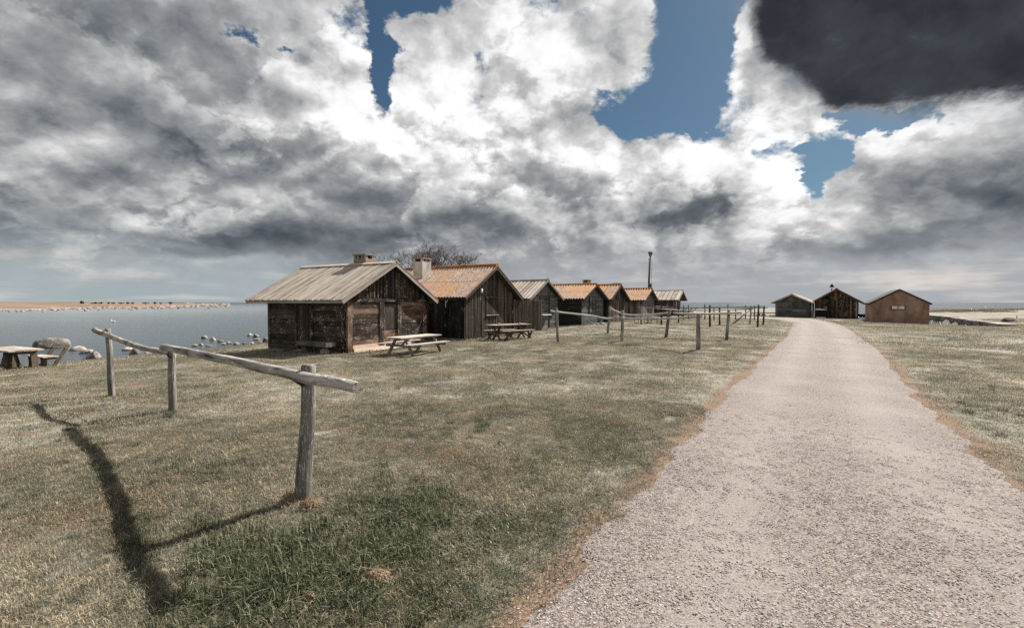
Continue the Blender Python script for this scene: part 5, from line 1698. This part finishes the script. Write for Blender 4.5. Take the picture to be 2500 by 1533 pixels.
# ------------------------------------------------------------------ far spit across the bay
spm, SPN, spo = new_mat('dry_spit_turf')
spg = SPN.node('ShaderNodeNewGeometry')
spn = SPN.noise(SPN.vmath('MULTIPLY', spg.outputs['Position'], (0.05, 0.02, 1)), 1.0, 5, 0.65)
_, _, spz = SPN.sep(spg.outputs['Position'])
spc = SPN.ramp(spn, [(0.3, (0.115, 0.080, 0.056)), (0.5, (0.19, 0.138, 0.100)), (0.7, (0.26, 0.205, 0.158))])
spc = SPN.mix(SPN.smooth(spz, -1.25, -0.9, 1, 0), spc, (0.36, 0.31, 0.27))
principled(SPN, spo, spc, 0.95, None, 0.1)
prof = [(-60, 757.5), (0, 757), (60, 757), (110, 756), (160, 753.5), (220, 752), (300, 751), (370, 749.5), (430, 748), (480, 746.5), (520, 745), (545, 744.2)]
vs, fs = [], []
for i, (px, py) in enumerate(prof):
    s0 = on_plane(px, py, SEA_Z)
    dirv = Vector((s0.x, s0.y, 0)).normalized()
    kf = min(1.0, (560 - px) / 260.0)
    for (o_, z_) in ((-6, -1.6), (0, -1.28), (14, -0.95), (45, -0.55 * kf - 1.0 * (1 - kf)), (110, 0.3 * kf - 1.1 * (1 - kf)), (220, 1.95 * kf - 1.2 * (1 - kf)), (420, 2.3 * kf - 1.3 * (1 - kf)), (700, -1.6)):
        p = s0 + dirv * (o_ * (0.25 + 0.75 * kf))
        vs.append((p.x, p.y, z_))
for i in range(len(prof) - 1):
    for j in range(7):
        a = i * 8 + j
        fs.append((a, a + 1, a + 9, a + 8))
spit = mesh_obj('spit', vs, fs, spm, smooth=True)
tag(spit, kind='structure')
# shingle along its shore: too many, too small
sv_, sf_ = [], []
r_ = np.random.default_rng(22)
for i in range(1100):
    px = r_.uniform(-20, 560)
    base = np.interp(px, [p[0] for p in prof], [p[1] for p in prof])
    py = base + r_.normal(0, 1) * 1.9 - 1.2 + (r_.random() < 0.12) * r_.uniform(0, 5) - (px > 400) * 0.5
    if py < 742.5: continue
    c = on_plane(px, py, SEA_Z)
    s_ = r_.uniform(0.2, 0.95) * (1.5 if r_.random() < 0.1 else 1) * c.y / 260
    k0 = len(sv_)
    for (h, q_) in ((-0.3, 1.0), (0.35, 0.9), (0.62, 0.4)):
        for j in range(6):
            an = j * 1.047 + r_.uniform(-0.3, 0.3)
            sv_.append((c.x + s_ * q_ * 1.5 * math.cos(an), c.y + s_ * q_ * math.sin(an), SEA_Z + max(0, (base - py)) * 0.05 + h * s_ * r_.uniform(0.7, 1.1)))
    for b0 in (0, 6):
        for j in range(6):
            sf_.append((k0 + b0 + j, k0 + b0 + (j + 1) % 6, k0 + b0 + 6 + (j + 1) % 6, k0 + b0 + 6 + j))
    sf_.append(tuple(k0 + 12 + j for j in range(6)))
tag(mesh_obj('shore_stones', sv_, sf_, M['rock'], smooth=True), 'scattered pale stones along the shore of the far spit', 'stones', kind='stuff')
GO = 'single stones standing in the bay off the far spit'
for i, (x, y, w) in enumerate(sorted(((209, 751.5, 13), (211, 756, 10), (434, 753, 14), (509, 753, 10), (527, 749.5, 9), (604, 748, 7), (324, 758.5, 6), (500, 756.5, 8), (178, 755.5, 8), (618, 748.6, 7), (464, 751, 7), (585, 751, 6)))):
    shore_rock(x - w / 2, x + w / 2, y - w * 0.26, y, 'lone stone in the open bay off the far spit, ' + nth(i) + ' of twelve', 'rock_dark', GO, 160 + i, 'bay_stone', 0.6, sub=2)

# bushes on the spit
bum = plain('dark_juniper', (0.028, 0.032, 0.022), 0.95, 0.4, 3.0, 0.5)
def bush(px, w, h, label, group=None):
    b_ = at_depth(px, 738.5 if px < 420 else 739.0, 330)
    s_ = 330 / F_PX
    t = tag(empty('juniper_bush', b_ + Vector((0, 0, -0.95))), label, 'bush', group)
    tube(t, 'trunk', [(0, 0, -0.8), (0, 0, h * s_ * 0.6)], 0.18, M['post_dark'], 5)
    bm = bmesh.new()
    r2 = np.random.default_rng(int(px))
    for i in range(70):
        an, rr_ = r2.uniform(0, 6.28), math.sqrt(r2.random())
        c = Vector((rr_ * math.cos(an) * w * s_ * 0.45, rr_ * math.sin(an) * w * s_ * 0.4, 0.2 + h * s_ * (0.05 + 0.8 * r2.random() * (1 - rr_ * 0.5))))
        q_ = h * s_ * r2.uniform(0.08, 0.20)
        m_ = Matrix.Translation(c) @ Matrix.Rotation(r2.uniform(0, 6.28), 4, Vector(r2.normal(0, 1, 3)))
        bmesh.ops.create_icosphere(bm, subdivisions=1, radius=q_, matrix=m_)
    me_ = bpy.data.meshes.new('crown')
    bm.to_mesh(me_)
    bm.free()
    me_.materials.append(bum)
    o = bpy.data.objects.new('crown', me_)
    COL.objects.link(o)
    o.parent = t
GB = 'low dark bushes along the ridge of the far spit'
bush(200, 8, 8, 'tallest round bush standing alone on the far spit')
bush(3, 6, 4, 'small dark bush on the far spit at the left edge of the view')
bush(119, 5, 3, 'tiny lone bush on the far spit between the left edge and the tall round bush')
for i, (x, w, h) in enumerate(((226, 10, 3), (234, 6, 5), (243, 10, 3), (248, 4, 5), (265, 6, 4), (276, 11, 4), (296, 14, 4), (312, 7, 5), (324, 9, 4), (355, 15, 4), (378, 6, 5), (392, 7, 3), (416, 9, 5))):
    bush(x, w, h, 'low dark juniper on the far spit ridge, ' + nth(i) + ' of thirteen', GB)

# swan on the bay
sw = []
bm = bmesh.new()
c = on_plane(277, 787, SEA_Z)
bmesh.ops.create_uvsphere(bm, u_segments=14, v_segments=9, radius=1.0)
for v in bm.verts:
    x, y, z = v.co
    v.co = Vector((x * 0.42 * (1 - 0.12 * z), y * 0.2, max(z, -0.4) * 0.2 + 0.10 + (0.07 if x > 0.5 else 0)))
prev = None
neck = [(-0.30, 0.16, 0.07), (-0.40, 0.34, 0.05), (-0.36, 0.52, 0.042), (-0.40, 0.62, 0.055), (-0.52, 0.60, 0.03), (-0.60, 0.58, 0.01)]
for (nx, nz, nr) in neck:
    ring = [bm.verts.new((nx, nr * math.cos(a), nz + nr * math.sin(a))) for a in np.linspace(0, 6.283, 8, endpoint=False)]
    if prev:
        for j in range(8):
            bm.faces.new((prev[j], prev[(j + 1) % 8], ring[(j + 1) % 8], ring[j]))
    prev = ring
me_ = bpy.data.meshes.new('swan')
bm.to_mesh(me_)
bm.free()
me_.polygons.foreach_set('use_smooth', [True] * len(me_.polygons))
me_.materials.append(M['white'])
sw = bpy.data.objects.new('swan', me_)
COL.objects.link(sw)
sw.location = c
sw.scale = (0.68, 0.68, 0.68)
tag(sw, 'white swan swimming alone in the bay above the leftmost stake', 'swan')

# ------------------------------------------------------------------ bare tree behind the second hut
def bare_tree(loc, label, height=6.0, spread=2.6):
    t = tag(empty('bare_tree', loc), label, 'tree')
    bark = plain('dark_grey_bark', (0.12, 0.10, 0.092), 0.95, 0.3, 12.0, 0.5)
    r2 = random.Random(11)
    V, F = [], []
    def limb(p, d, L, r, depth):
        n = 4 if depth < 3 else 3
        ring0 = None
        sides = 7 if depth == 0 else (5 if depth < 3 else 3)
        for i in range(n + 1):
            k_ = i / n
            rr_ = r * (1 - 0.45 * k_)
            a = Vector((0, 0, 1)) if abs(d.z) < 0.9 else Vector((1, 0, 0))
            u = d.cross(a).normalized()
            w = d.cross(u)
            ring = []
            for j in range(sides):
                an = 2 * math.pi * j / sides
                q_ = p + (u * math.cos(an) + w * math.sin(an)) * rr_
                ring.append(len(V))
                V.append(tuple(q_))
            if ring0:
                for j in range(sides):
                    F.append((ring0[j], ring0[(j + 1) % sides], ring[(j + 1) % sides], ring[j]))
            ring0 = ring
            if i < n:
                d = (d + Vector((r2.uniform(-1, 1), r2.uniform(-1, 1), r2.uniform(-0.3, 0.75))) * (0.16 + 0.04 * depth)).normalized()
                p = p + d * (L / n)
                if depth < 6 and i >= (1 if depth > 0 else 2):
                    m_ = 2 if depth < 5 else 1
                    for _ in range(m_):
                        if r2.random() < (0.95 if depth < 4 else 0.75):
                            side = Vector((r2.uniform(-1, 1), r2.uniform(-1, 1), r2.uniform(-0.15, 0.8)))
                            nd_ = (d * 0.75 + side.normalized() * 0.9).normalized()
                            limb(p, nd_, L * r2.uniform(0.5, 0.78), max(0.009, rr_ * 0.62), depth + 1)
    _lim = [0]
    limb(Vector((0, 0, -0.2)), Vector((0.05, 0, 1)), height * 0.36, 0.20, 0)
    nt = 5 * 7
    # the first ring strip is the trunk, the rest the crown of limbs and twigs
    tf = [f for f in F if max(f) < nt]
    cf = [f for f in F if max(f) >= nt]
    mesh_obj('trunk', V[:nt], tf, bark, t, True)
    A_ = np.array(V)
    top = A_[:, 2].max()
    wid = np.percentile(np.abs(A_[:, :2]), 99)
    kz, kx = height / top, spread / wid
    A2 = A_.copy()
    up_ = np.clip((A_[:, 2] - 1.2) / 1.5, 0, 1)
    A2[:, 2] *= 1 + (kz - 1) * up_
    A2[:, 0] *= 1 + (kx - 1) * up_
    A2[:, 1] *= 1 + (kx - 1) * up_
    mesh_obj('crown', A2, cf, bark, t, True)
    return t
bare_tree((-5.1, 33.5, gz1(-5.1, 33.5)), 'bare leafless tree spreading its twigs behind the second hut', 6.9, 3.5)

# ------------------------------------------------------------------ masts and marks
mb = Vector((17.9, 60.0, gz1(17.9, 60.0)))
mast = tag(empty('beacon_mast', mb), 'tall dark beacon mast with funnel-shaped top behind the silver hut', 'mast')
tube(mast, 'pole', [(0, 0, -0.3), (0.12, 0, 4.0), (0.26, 0, 7.7)], [0.14, 0.12, 0.10], M['post_dark'], 8)
tube(mast, 'top_funnel', [(0.27, 0, 7.65), (0.28, 0, 7.85), (0.30, 0, 8.50), (0.30, 0, 8.54)], [0.05, 0.10, 0.34, 0.30], M['steel'], 6)
tube(mast, 'cross_bar', [(0.0, -0.05, 7.62), (0.55, -0.05, 7.62)], 0.03, M['steel'], 6)
tube(mast, 'hoist_line', [(0.50, -0.05, 7.6), (0.36, -0.05, 2.4)], 0.022, M['steel'], 6)
tube(mast, 'hoist_line', [(0.03, -0.05, 7.6), (0.0, -0.05, 4.4)], 0.016, M['steel'], 6)
box(mast, 'control_box', (0.22, -0.2, 3.75), (0.46, -0.06, 4.35), M['steel'])
hb = Vector((51.6, 73.5, -0.5))
hm = tag(empty('harbour_mark', hb), 'black triangular harbour mark on a pole behind the dark boathouse', 'sea mark')
tube(hm, 'pole', [(0, 0, -1.2), (0, 0, 4.45)], 0.07, M['black_metal'], 8)
hx = Vector((1, -0.7, 0)).normalized()
tri = [Vector((0, 0, 5.25)), hx * -0.36 + Vector((0, 0, 4.62)), hx * 0.36 + Vector((0, 0, 4.62))]
nb_ = Vector((0.7, 1, 0)).normalized() * 0.05
mesh_obj('triangle', [p - nb_ for p in tri] + [p + nb_ for p in tri], [(0, 1, 2), (5, 4, 3), (0, 3, 4, 1), (1, 4, 5, 2), (2, 5, 3, 0)], M['black_metal'], hm)
tube(hm, 'cross_bar', [tuple(hx * -0.12 + Vector((0, 0, 4.4))), tuple(hx * 0.12 + Vector((0, 0, 4.4)))], 0.03, M['black_metal'], 6)

# ------------------------------------------------------------------ harbour edge
qw = tag(empty('quay_wall', (48.5, 45.2, SEA_Z)), 'curving stone quay wall beyond the strip of harbour water on the right', 'quay')
qp = [(46.6, 43.0), (48.6, 45.0), (51.6, 49.0), (56.5, 56.0), (62.4, 63.8), (70.3, 76.5), (77, 87)]
qo = Vector((48.5, 45.2, SEA_Z))
for i in range(len(qp) - 1):
    a, b2 = Vector((*qp[i], 0)), Vector((*qp[i + 1], 0))
    L_ = (b2 - a).length
    n_b = max(1, int(L_ / 1.5))
    d = (b2 - a) / n_b
    nrm = Vector((-d.y, d.x, 0)).normalized()
    for row, (z0_, z1_) in enumerate(((-0.4, 0.30), (0.31, 0.90))):
        for k_ in range(n_b):
            p = a + d * k_ + Vector((0, 0, z0_ + SEA_Z)) - qo + nrm * (0.55 + random.uniform(-0.06, 0.10))
            w = d.length - random.uniform(0.03, 0.12)
            u = d.normalized()
            t_ = 1.3
            hz_ = (z1_ - z0_) * random.uniform(0.9, 1.02)
            c8 = [p, p + u * w, p + u * w - nrm * t_, p - nrm * t_]
            vv = [tuple(q_ + Vector((random.uniform(-.03, .03), random.uniform(-.03, .03), 0))) for q_ in c8] + [tuple(q_ + Vector((random.uniform(-.03, .03), random.uniform(-.03, .03), hz_))) for q_ in c8]
            mesh_obj('stone_block', vv, [(3, 2, 1, 0), (4, 5, 6, 7), (0, 1, 5, 4), (1, 2, 6, 5), (2, 3, 7, 6), (3, 0, 4, 7)], M['rock'] if random.random() < 0.35 else M['rock_dark'], qw)

tq = tag(empty('timber_quay', (43.0, 79.5, SEA_Z)), 'dark timber quay with piles left of the grey boathouse', 'quay')
qd = Vector((0.92, -0.38, 0)).normalized()
for k_ in range(26):
    p = qd * (-6.5 + k_ * 0.42)
    tube(tq, 'pile', [p + Vector((0, 0, -0.6)), p + Vector((random.uniform(-.04, .04), 0, random.uniform(0.72, 1.02)))], 0.13, M['post_dark'], 6)
for z in (0.25, 0.62):
    board(tq, 'waling', qd * -6.8 + Vector((-0.08, -0.18, z)), qd * 4.5 + Vector((-0.08, -0.18, z)), (-0.38, -0.92, 0), 0.22, 0.10, M['tar_dull'])
board(tq, 'top_beam', qd * -1.0 + Vector((0, 0.1, 1.08)), qd * 4.6 + Vector((0, 0.1, 1.08)), (0, 0, 1), 0.3, 0.16, M['bench'])
jt = tag(empty('jetty', (74.0, 92.0, SEA_Z)), 'low dark jetty in the water between the dark boathouse and the rendered hut', 'jetty')
jd = Vector((0.80, -0.6, 0))
for k_ in range(24):
    p = jd * (-3.2 + k_ * 0.36)
    board(jt, 'deck_plank', p + Vector((-0.9, -1.2, 0.66)), p + Vector((0.9, 1.2, 0.66)), (0, 0, 1), 0.32, 0.06, M['bench'])
for s_ in (-1, 1):
    o2 = Vector((0.6, 0.8, 0)) * 1.35 * s_
    for z in (0.15, 0.42):
        board(jt, 'side_beam', jd * -3.4 + o2 + Vector((0, 0, z)), jd * 5.5 + o2 + Vector((0, 0, z)), (-0.6 * -s_, -0.8 * -s_, 0), 0.25, 0.14, M['tar_black'])
    for k_ in range(5):
        p = jd * (-3.1 + k_ * 2.0) + o2
        tube(jt, 'pile', [p + Vector((0, 0, -0.8)), p + Vector((0, 0, 0.62))], 0.15, M['post_dark'], 6)
bxb = Vector((39.35, 57.9, gz1(39.35, 57.9)))
fb = tag(empty('fish_bin', bxb, R(-37)), 'black lidded bin standing between the two boathouses', 'bin')
box(fb, 'body', (-0.55, -0.4, 0.0), (0.55, 0.4, 1.0), M['black_metal'])
mesh_obj('lid', [(-0.6, -0.46, 1.0), (0.6, -0.46, 1.0), (0.6, 0.44, 1.16), (-0.6, 0.44, 1.16), (-0.6, -0.46, 1.05), (0.6, -0.46, 1.05), (0.6, 0.44, 1.21), (-0.6, 0.44, 1.21)], [(3, 2, 1, 0), (4, 5, 6, 7), (0, 1, 5, 4), (1, 2, 6, 5), (2, 3, 7, 6), (3, 0, 4, 7)], M['black_metal'], fb)
box(fb, 'foot_block', (-0.5, -0.52, -0.05), (0.5, -0.42, 0.16), M['white'])

# boulder and white post on the right-hand point
c = on_ground(2462, 785)
o = rock_mesh('boulder', 0.85, 0.6, 0.62, M['rock_dark'], 201, None, (c.x, c.y, c.z - 0.05))
tag(o, 'dark rounded boulder lying on the grassy point by the quay', 'rock')
c = on_ground(2482, 787)
wp = tag(empty('mooring_post', c), 'short white mooring post with a slanting prop right of the dark boulder', 'post')
tube(wp, 'post', [(0, 0, -0.2), (0, 0, 0.62)], 0.06, M['white'], 8)
tube(wp, 'cap', [(0, 0, 0.62), (0, 0, 0.70)], [0.08, 0.05], M['brick'], 8)
tube(wp, 'prop', [(0.45, -0.1, -0.05), (0.05, 0, 0.40)], 0.035, M['white'], 6)

# low thin-legged tables under the racks, and the pile of poles by the loft hut
def thin_table(px, py, label):
    b_ = on_ground(px, py)
    t = tag(empty('sorting_table', b_, R(20)), label, 'table')
    board(t, 'table_top', (-0.55, 0, 0.52), (0.55, 0, 0.52), (0, 0, 1), 0.6, 0.04, M['bench'])
    for x in (-0.48, 0.48):
        for y in (-0.24, 0.24):
            tube(t, 'leg', [(x, y, -0.05), (x, y, 0.52)], 0.022, M['black_metal'], 6)
    for x in (-0.48, 0.48):
        tube(t, 'foot_rail', [(x, -0.24, 0.06), (x, 0.24, 0.06)], 0.018, M['black_metal'], 6)
thin_table(1566, 790, 'left one of two low thin-legged tables in front of the silver hut')
thin_table(1597, 789, 'right one of two low thin-legged tables in front of the silver hut')
b_ = on_ground(1668, 775)
pp = tag(empty('pole_pile', b_), 'jumbled pile of pale poles and planks beside the loft hut', 'pole pile')
r2 = random.Random(4)
for k_ in range(22):
    an = r2.uniform(-0.5, 0.5) + (0 if k_ % 2 else 2.2)
    L_ = r2.uniform(1.0, 2.2)
    cxy = Vector((r2.uniform(-1.2, 1.2), r2.uniform(-0.7, 0.7), 0))
    dv = Vector((math.cos(an), math.sin(an), r2.uniform(-0.25, 0.6))).normalized() * L_ / 2
    z = r2.uniform(0.12, 0.55) + abs(dv.z)
    tube(pp, 'pole', [cxy - dv + Vector((0, 0, z)), cxy + dv + Vector((0, 0, z))], r2.uniform(0.03, 0.06), M[r2.choice(['rail', 'bench', 'bench_brown', 'post'])], 6)
GH = 'two flat stones by the clapboard hut'
for i, (px, w) in enumerate(((1458, 10), (1471, 15))):
    c = on_ground(px, 792)
    tag(rock_mesh('flat_stone', w / 2 / F_PX * c.y, 0.2, 0.14, M['rock'], 210 + i, None, tuple(c), 2), ('smaller' if i == 0 else 'larger') + ' flat stone on the grass at the foot of the clapboard hut', 'rock', GH)

# ------------------------------------------------------------------ longer tufts, dead clumps, weeds
dgm, DGN, dgo = new_mat('dead_grass')
dga = DGN.node('ShaderNodeAttribute', attribute_name='tone')
dgc = DGN.ramp(E(DGN, dga.outputs['Fac']), [(0.0, (0.17, 0.105, 0.06)), (0.5, (0.34, 0.235, 0.15)), (1.0, (0.55, 0.43, 0.32))])
principled(DGN, dgo, dgc, 0.9, None, 0.1)
def dead_clump(px, py, rad, label, n=420, seed=1, h=0.10):
    random.seed(seed)
    c = on_ground(px, py)
    o = clump('dry_grass_clump', n, rad, h * 0.5, h, 0.004, 1.25, dgm)
    for v in o.data.vertices:
        r_ = math.hypot(v.co.x, v.co.y) / rad
        v.co.z = v.co.z * 0.8 + max(0, 1 - r_ * r_) * 0.05
        v.co.y *= 0.7
    COL.objects.link(o)
    o.location = c
    return tag(o, label, 'dry grass')
dead_clump(915, 1422, 0.105, 'straw-coloured dead grass clump near the bottom edge of the lawn', 520, 1)
dead_clump(757, 1240, 0.085, 'rusty dead grass tuft at the right foot of the nearest stake', 460, 2, 0.12)
dead_clump(712, 1222, 0.075, 'rusty dead grass tuft at the left foot of the nearest stake', 360, 3, 0.13)
dead_clump(757, 1478, 0.04, 'small pale dead tuft in the dark grass at the bottom of the lawn', 120, 4)
random.seed(7)
lgm, LGN, lgo = new_mat('long_green_grass')
lga = LGN.node('ShaderNodeAttribute', attribute_name='tone')
principled(LGN, lgo, LGN.ramp(E(LGN, lga.outputs['Fac']), [(0.0, (0.026, 0.036, 0.018)), (0.50, (0.060, 0.074, 0.038)), (0.82, (0.125, 0.135, 0.080)), (1.0, (0.30, 0.255, 0.17))]), 0.7, None, 0.15)
tuft_src = [clump('tuft', 85, 0.095, 0.07, 0.19, 0.0046, 1.15, lgm) for _ in range(6)]
x, y, s_ = [], [], []
def tufts(px, py, rx, ry, n, lo_, hi_):
    for _ in range(n):
        g_ = on_plane(px + rng.normal(0, 1) * rx, py + rng.normal(0, 1) * ry, 0.0)
        if poly_sd(ROAD, np.array([g_.x]), np.array([g_.y]))[0] < -0.15:
            x.append(g_.x); y.append(g_.y); s_.append(rng.uniform(lo_, hi_))
tufts(1000, 1245, 60, 50, 60, 0.5, 1.1)
tufts(730, 1400, 130, 55, 130, 0.55, 1.2)
tufts(620, 1500, 130, 40, 60, 0.4, 0.8)
tufts(560, 1300, 60, 40, 16, 0.5, 0.9)
tufts(980, 1400, 110, 60, 60, 0.4, 0.85)
tufts(1130, 1060, 40, 12, 8, 0.6, 0.9)
tufts(1290, 1120, 80, 30, 16, 0.4, 0.7)
tufts(230, 1120, 45, 45, 34, 0.35, 0.7)
tufts(345, 1290, 28, 80, 40, 0.35, 0.7)
tufts(420, 1000, 30, 8, 7, 0.5, 0.8)
tufts(1035, 1345, 15, 8, 5, 0.5, 0.8)
tufts(2440, 1000, 60, 30, 10, 0.5, 0.9)
tufts(930, 1010, 120, 60, 18, 0.35, 0.6)
x, y = np.array(x), np.array(y)
scatter('long_grass', np.stack([x, y, gz(x, y)], 1), rng.uniform(0, 6.28, len(x)), np.array(s_), tuft_src, 'longer dark green grass tufts in the foreground lawn', 'grass')
# weeds along hut footings
wx, wy = [], []
def along(p, q_, n, sp):
    for _ in range(n):
        t = rng.random()
        wx.append(p[0] + (q_[0] - p[0]) * t + rng.normal(0, sp))
        wy.append(p[1] + (q_[1] - p[1]) * t + rng.normal(0, sp))
g_d, n_d = Vector((0.533, 0.846)), Vector((0.846, -0.533))
along((-6.2, 17.45), (-3.4, 21.4), 70, 0.22)
along((-6.9, 17.9), (-11.0, 20.5), 60, 0.2)
along((-2.3, 22.6), (0.6, 27.0), 60, 0.25)
along((-4.0, 21.6), (-2.4, 22.8), 25, 0.2)
along((1.2, 29.6), (3.4, 33.2), 40, 0.25)
along((5.6, 36.0), (8.0, 40.0), 40, 0.25)
along((-30, 17.5), (-24, 21), 60, 0.5)
along((-24, 21), (-17, 24), 90, 0.6)
wx, wy = np.array(wx), np.array(wy)
random.seed(8)
weed_src = [clump('weed', 60, 0.16, 0.08, 0.22, 0.018, 1.1, bm_) for _ in range(4)]
scatter('footing_weeds', np.stack([wx, wy, gz(wx, wy)], 1), rng.uniform(0, 6.28, len(wx)), rng.uniform(0.5, 1.0, len(wx)), weed_src, 'green weeds along the hut footings and the shore bank', 'weeds')
# reddish reeds on the right-hand point
rdm, RDN, rdo = new_mat('dry_reeds')
rda = RDN.node('ShaderNodeAttribute', attribute_name='tone')
principled(RDN, rdo, RDN.ramp(E(RDN, rda.outputs['Fac']), [(0.0, (0.20, 0.11, 0.075)), (0.5, (0.36, 0.24, 0.165)), (1.0, (0.50, 0.40, 0.29))]), 0.95, None, 0.1)
reed_src = [clump('reed', 110, 1.5, 0.2, 0.6, 0.05, 0.7, rdm) for _ in range(3)]
n_r = 260
t = rng.random(n_r)
rx_ = np.interp(t, [0, 0.3, 0.6, 1], [84, 104, 150, 215]) + rng.normal(0, 3, n_r) + 4
ry_ = np.interp(t, [0, 0.3, 0.6, 1], [94, 112, 128, 134]) + rng.normal(0, 4, n_r) - 4
k_ = poly_sd(LAND, rx_, ry_) > 0.5
rx_, ry_ = rx_[k_], ry_[k_]
scatter('dry_reeds', np.stack([rx_, ry_, gz(rx_, ry_)], 1), rng.uniform(0, 6.28, len(rx_)), rng.uniform(0.5, 1.1, len(rx_)), reed_src, 'reddish dry reeds along the far right point', 'reeds')
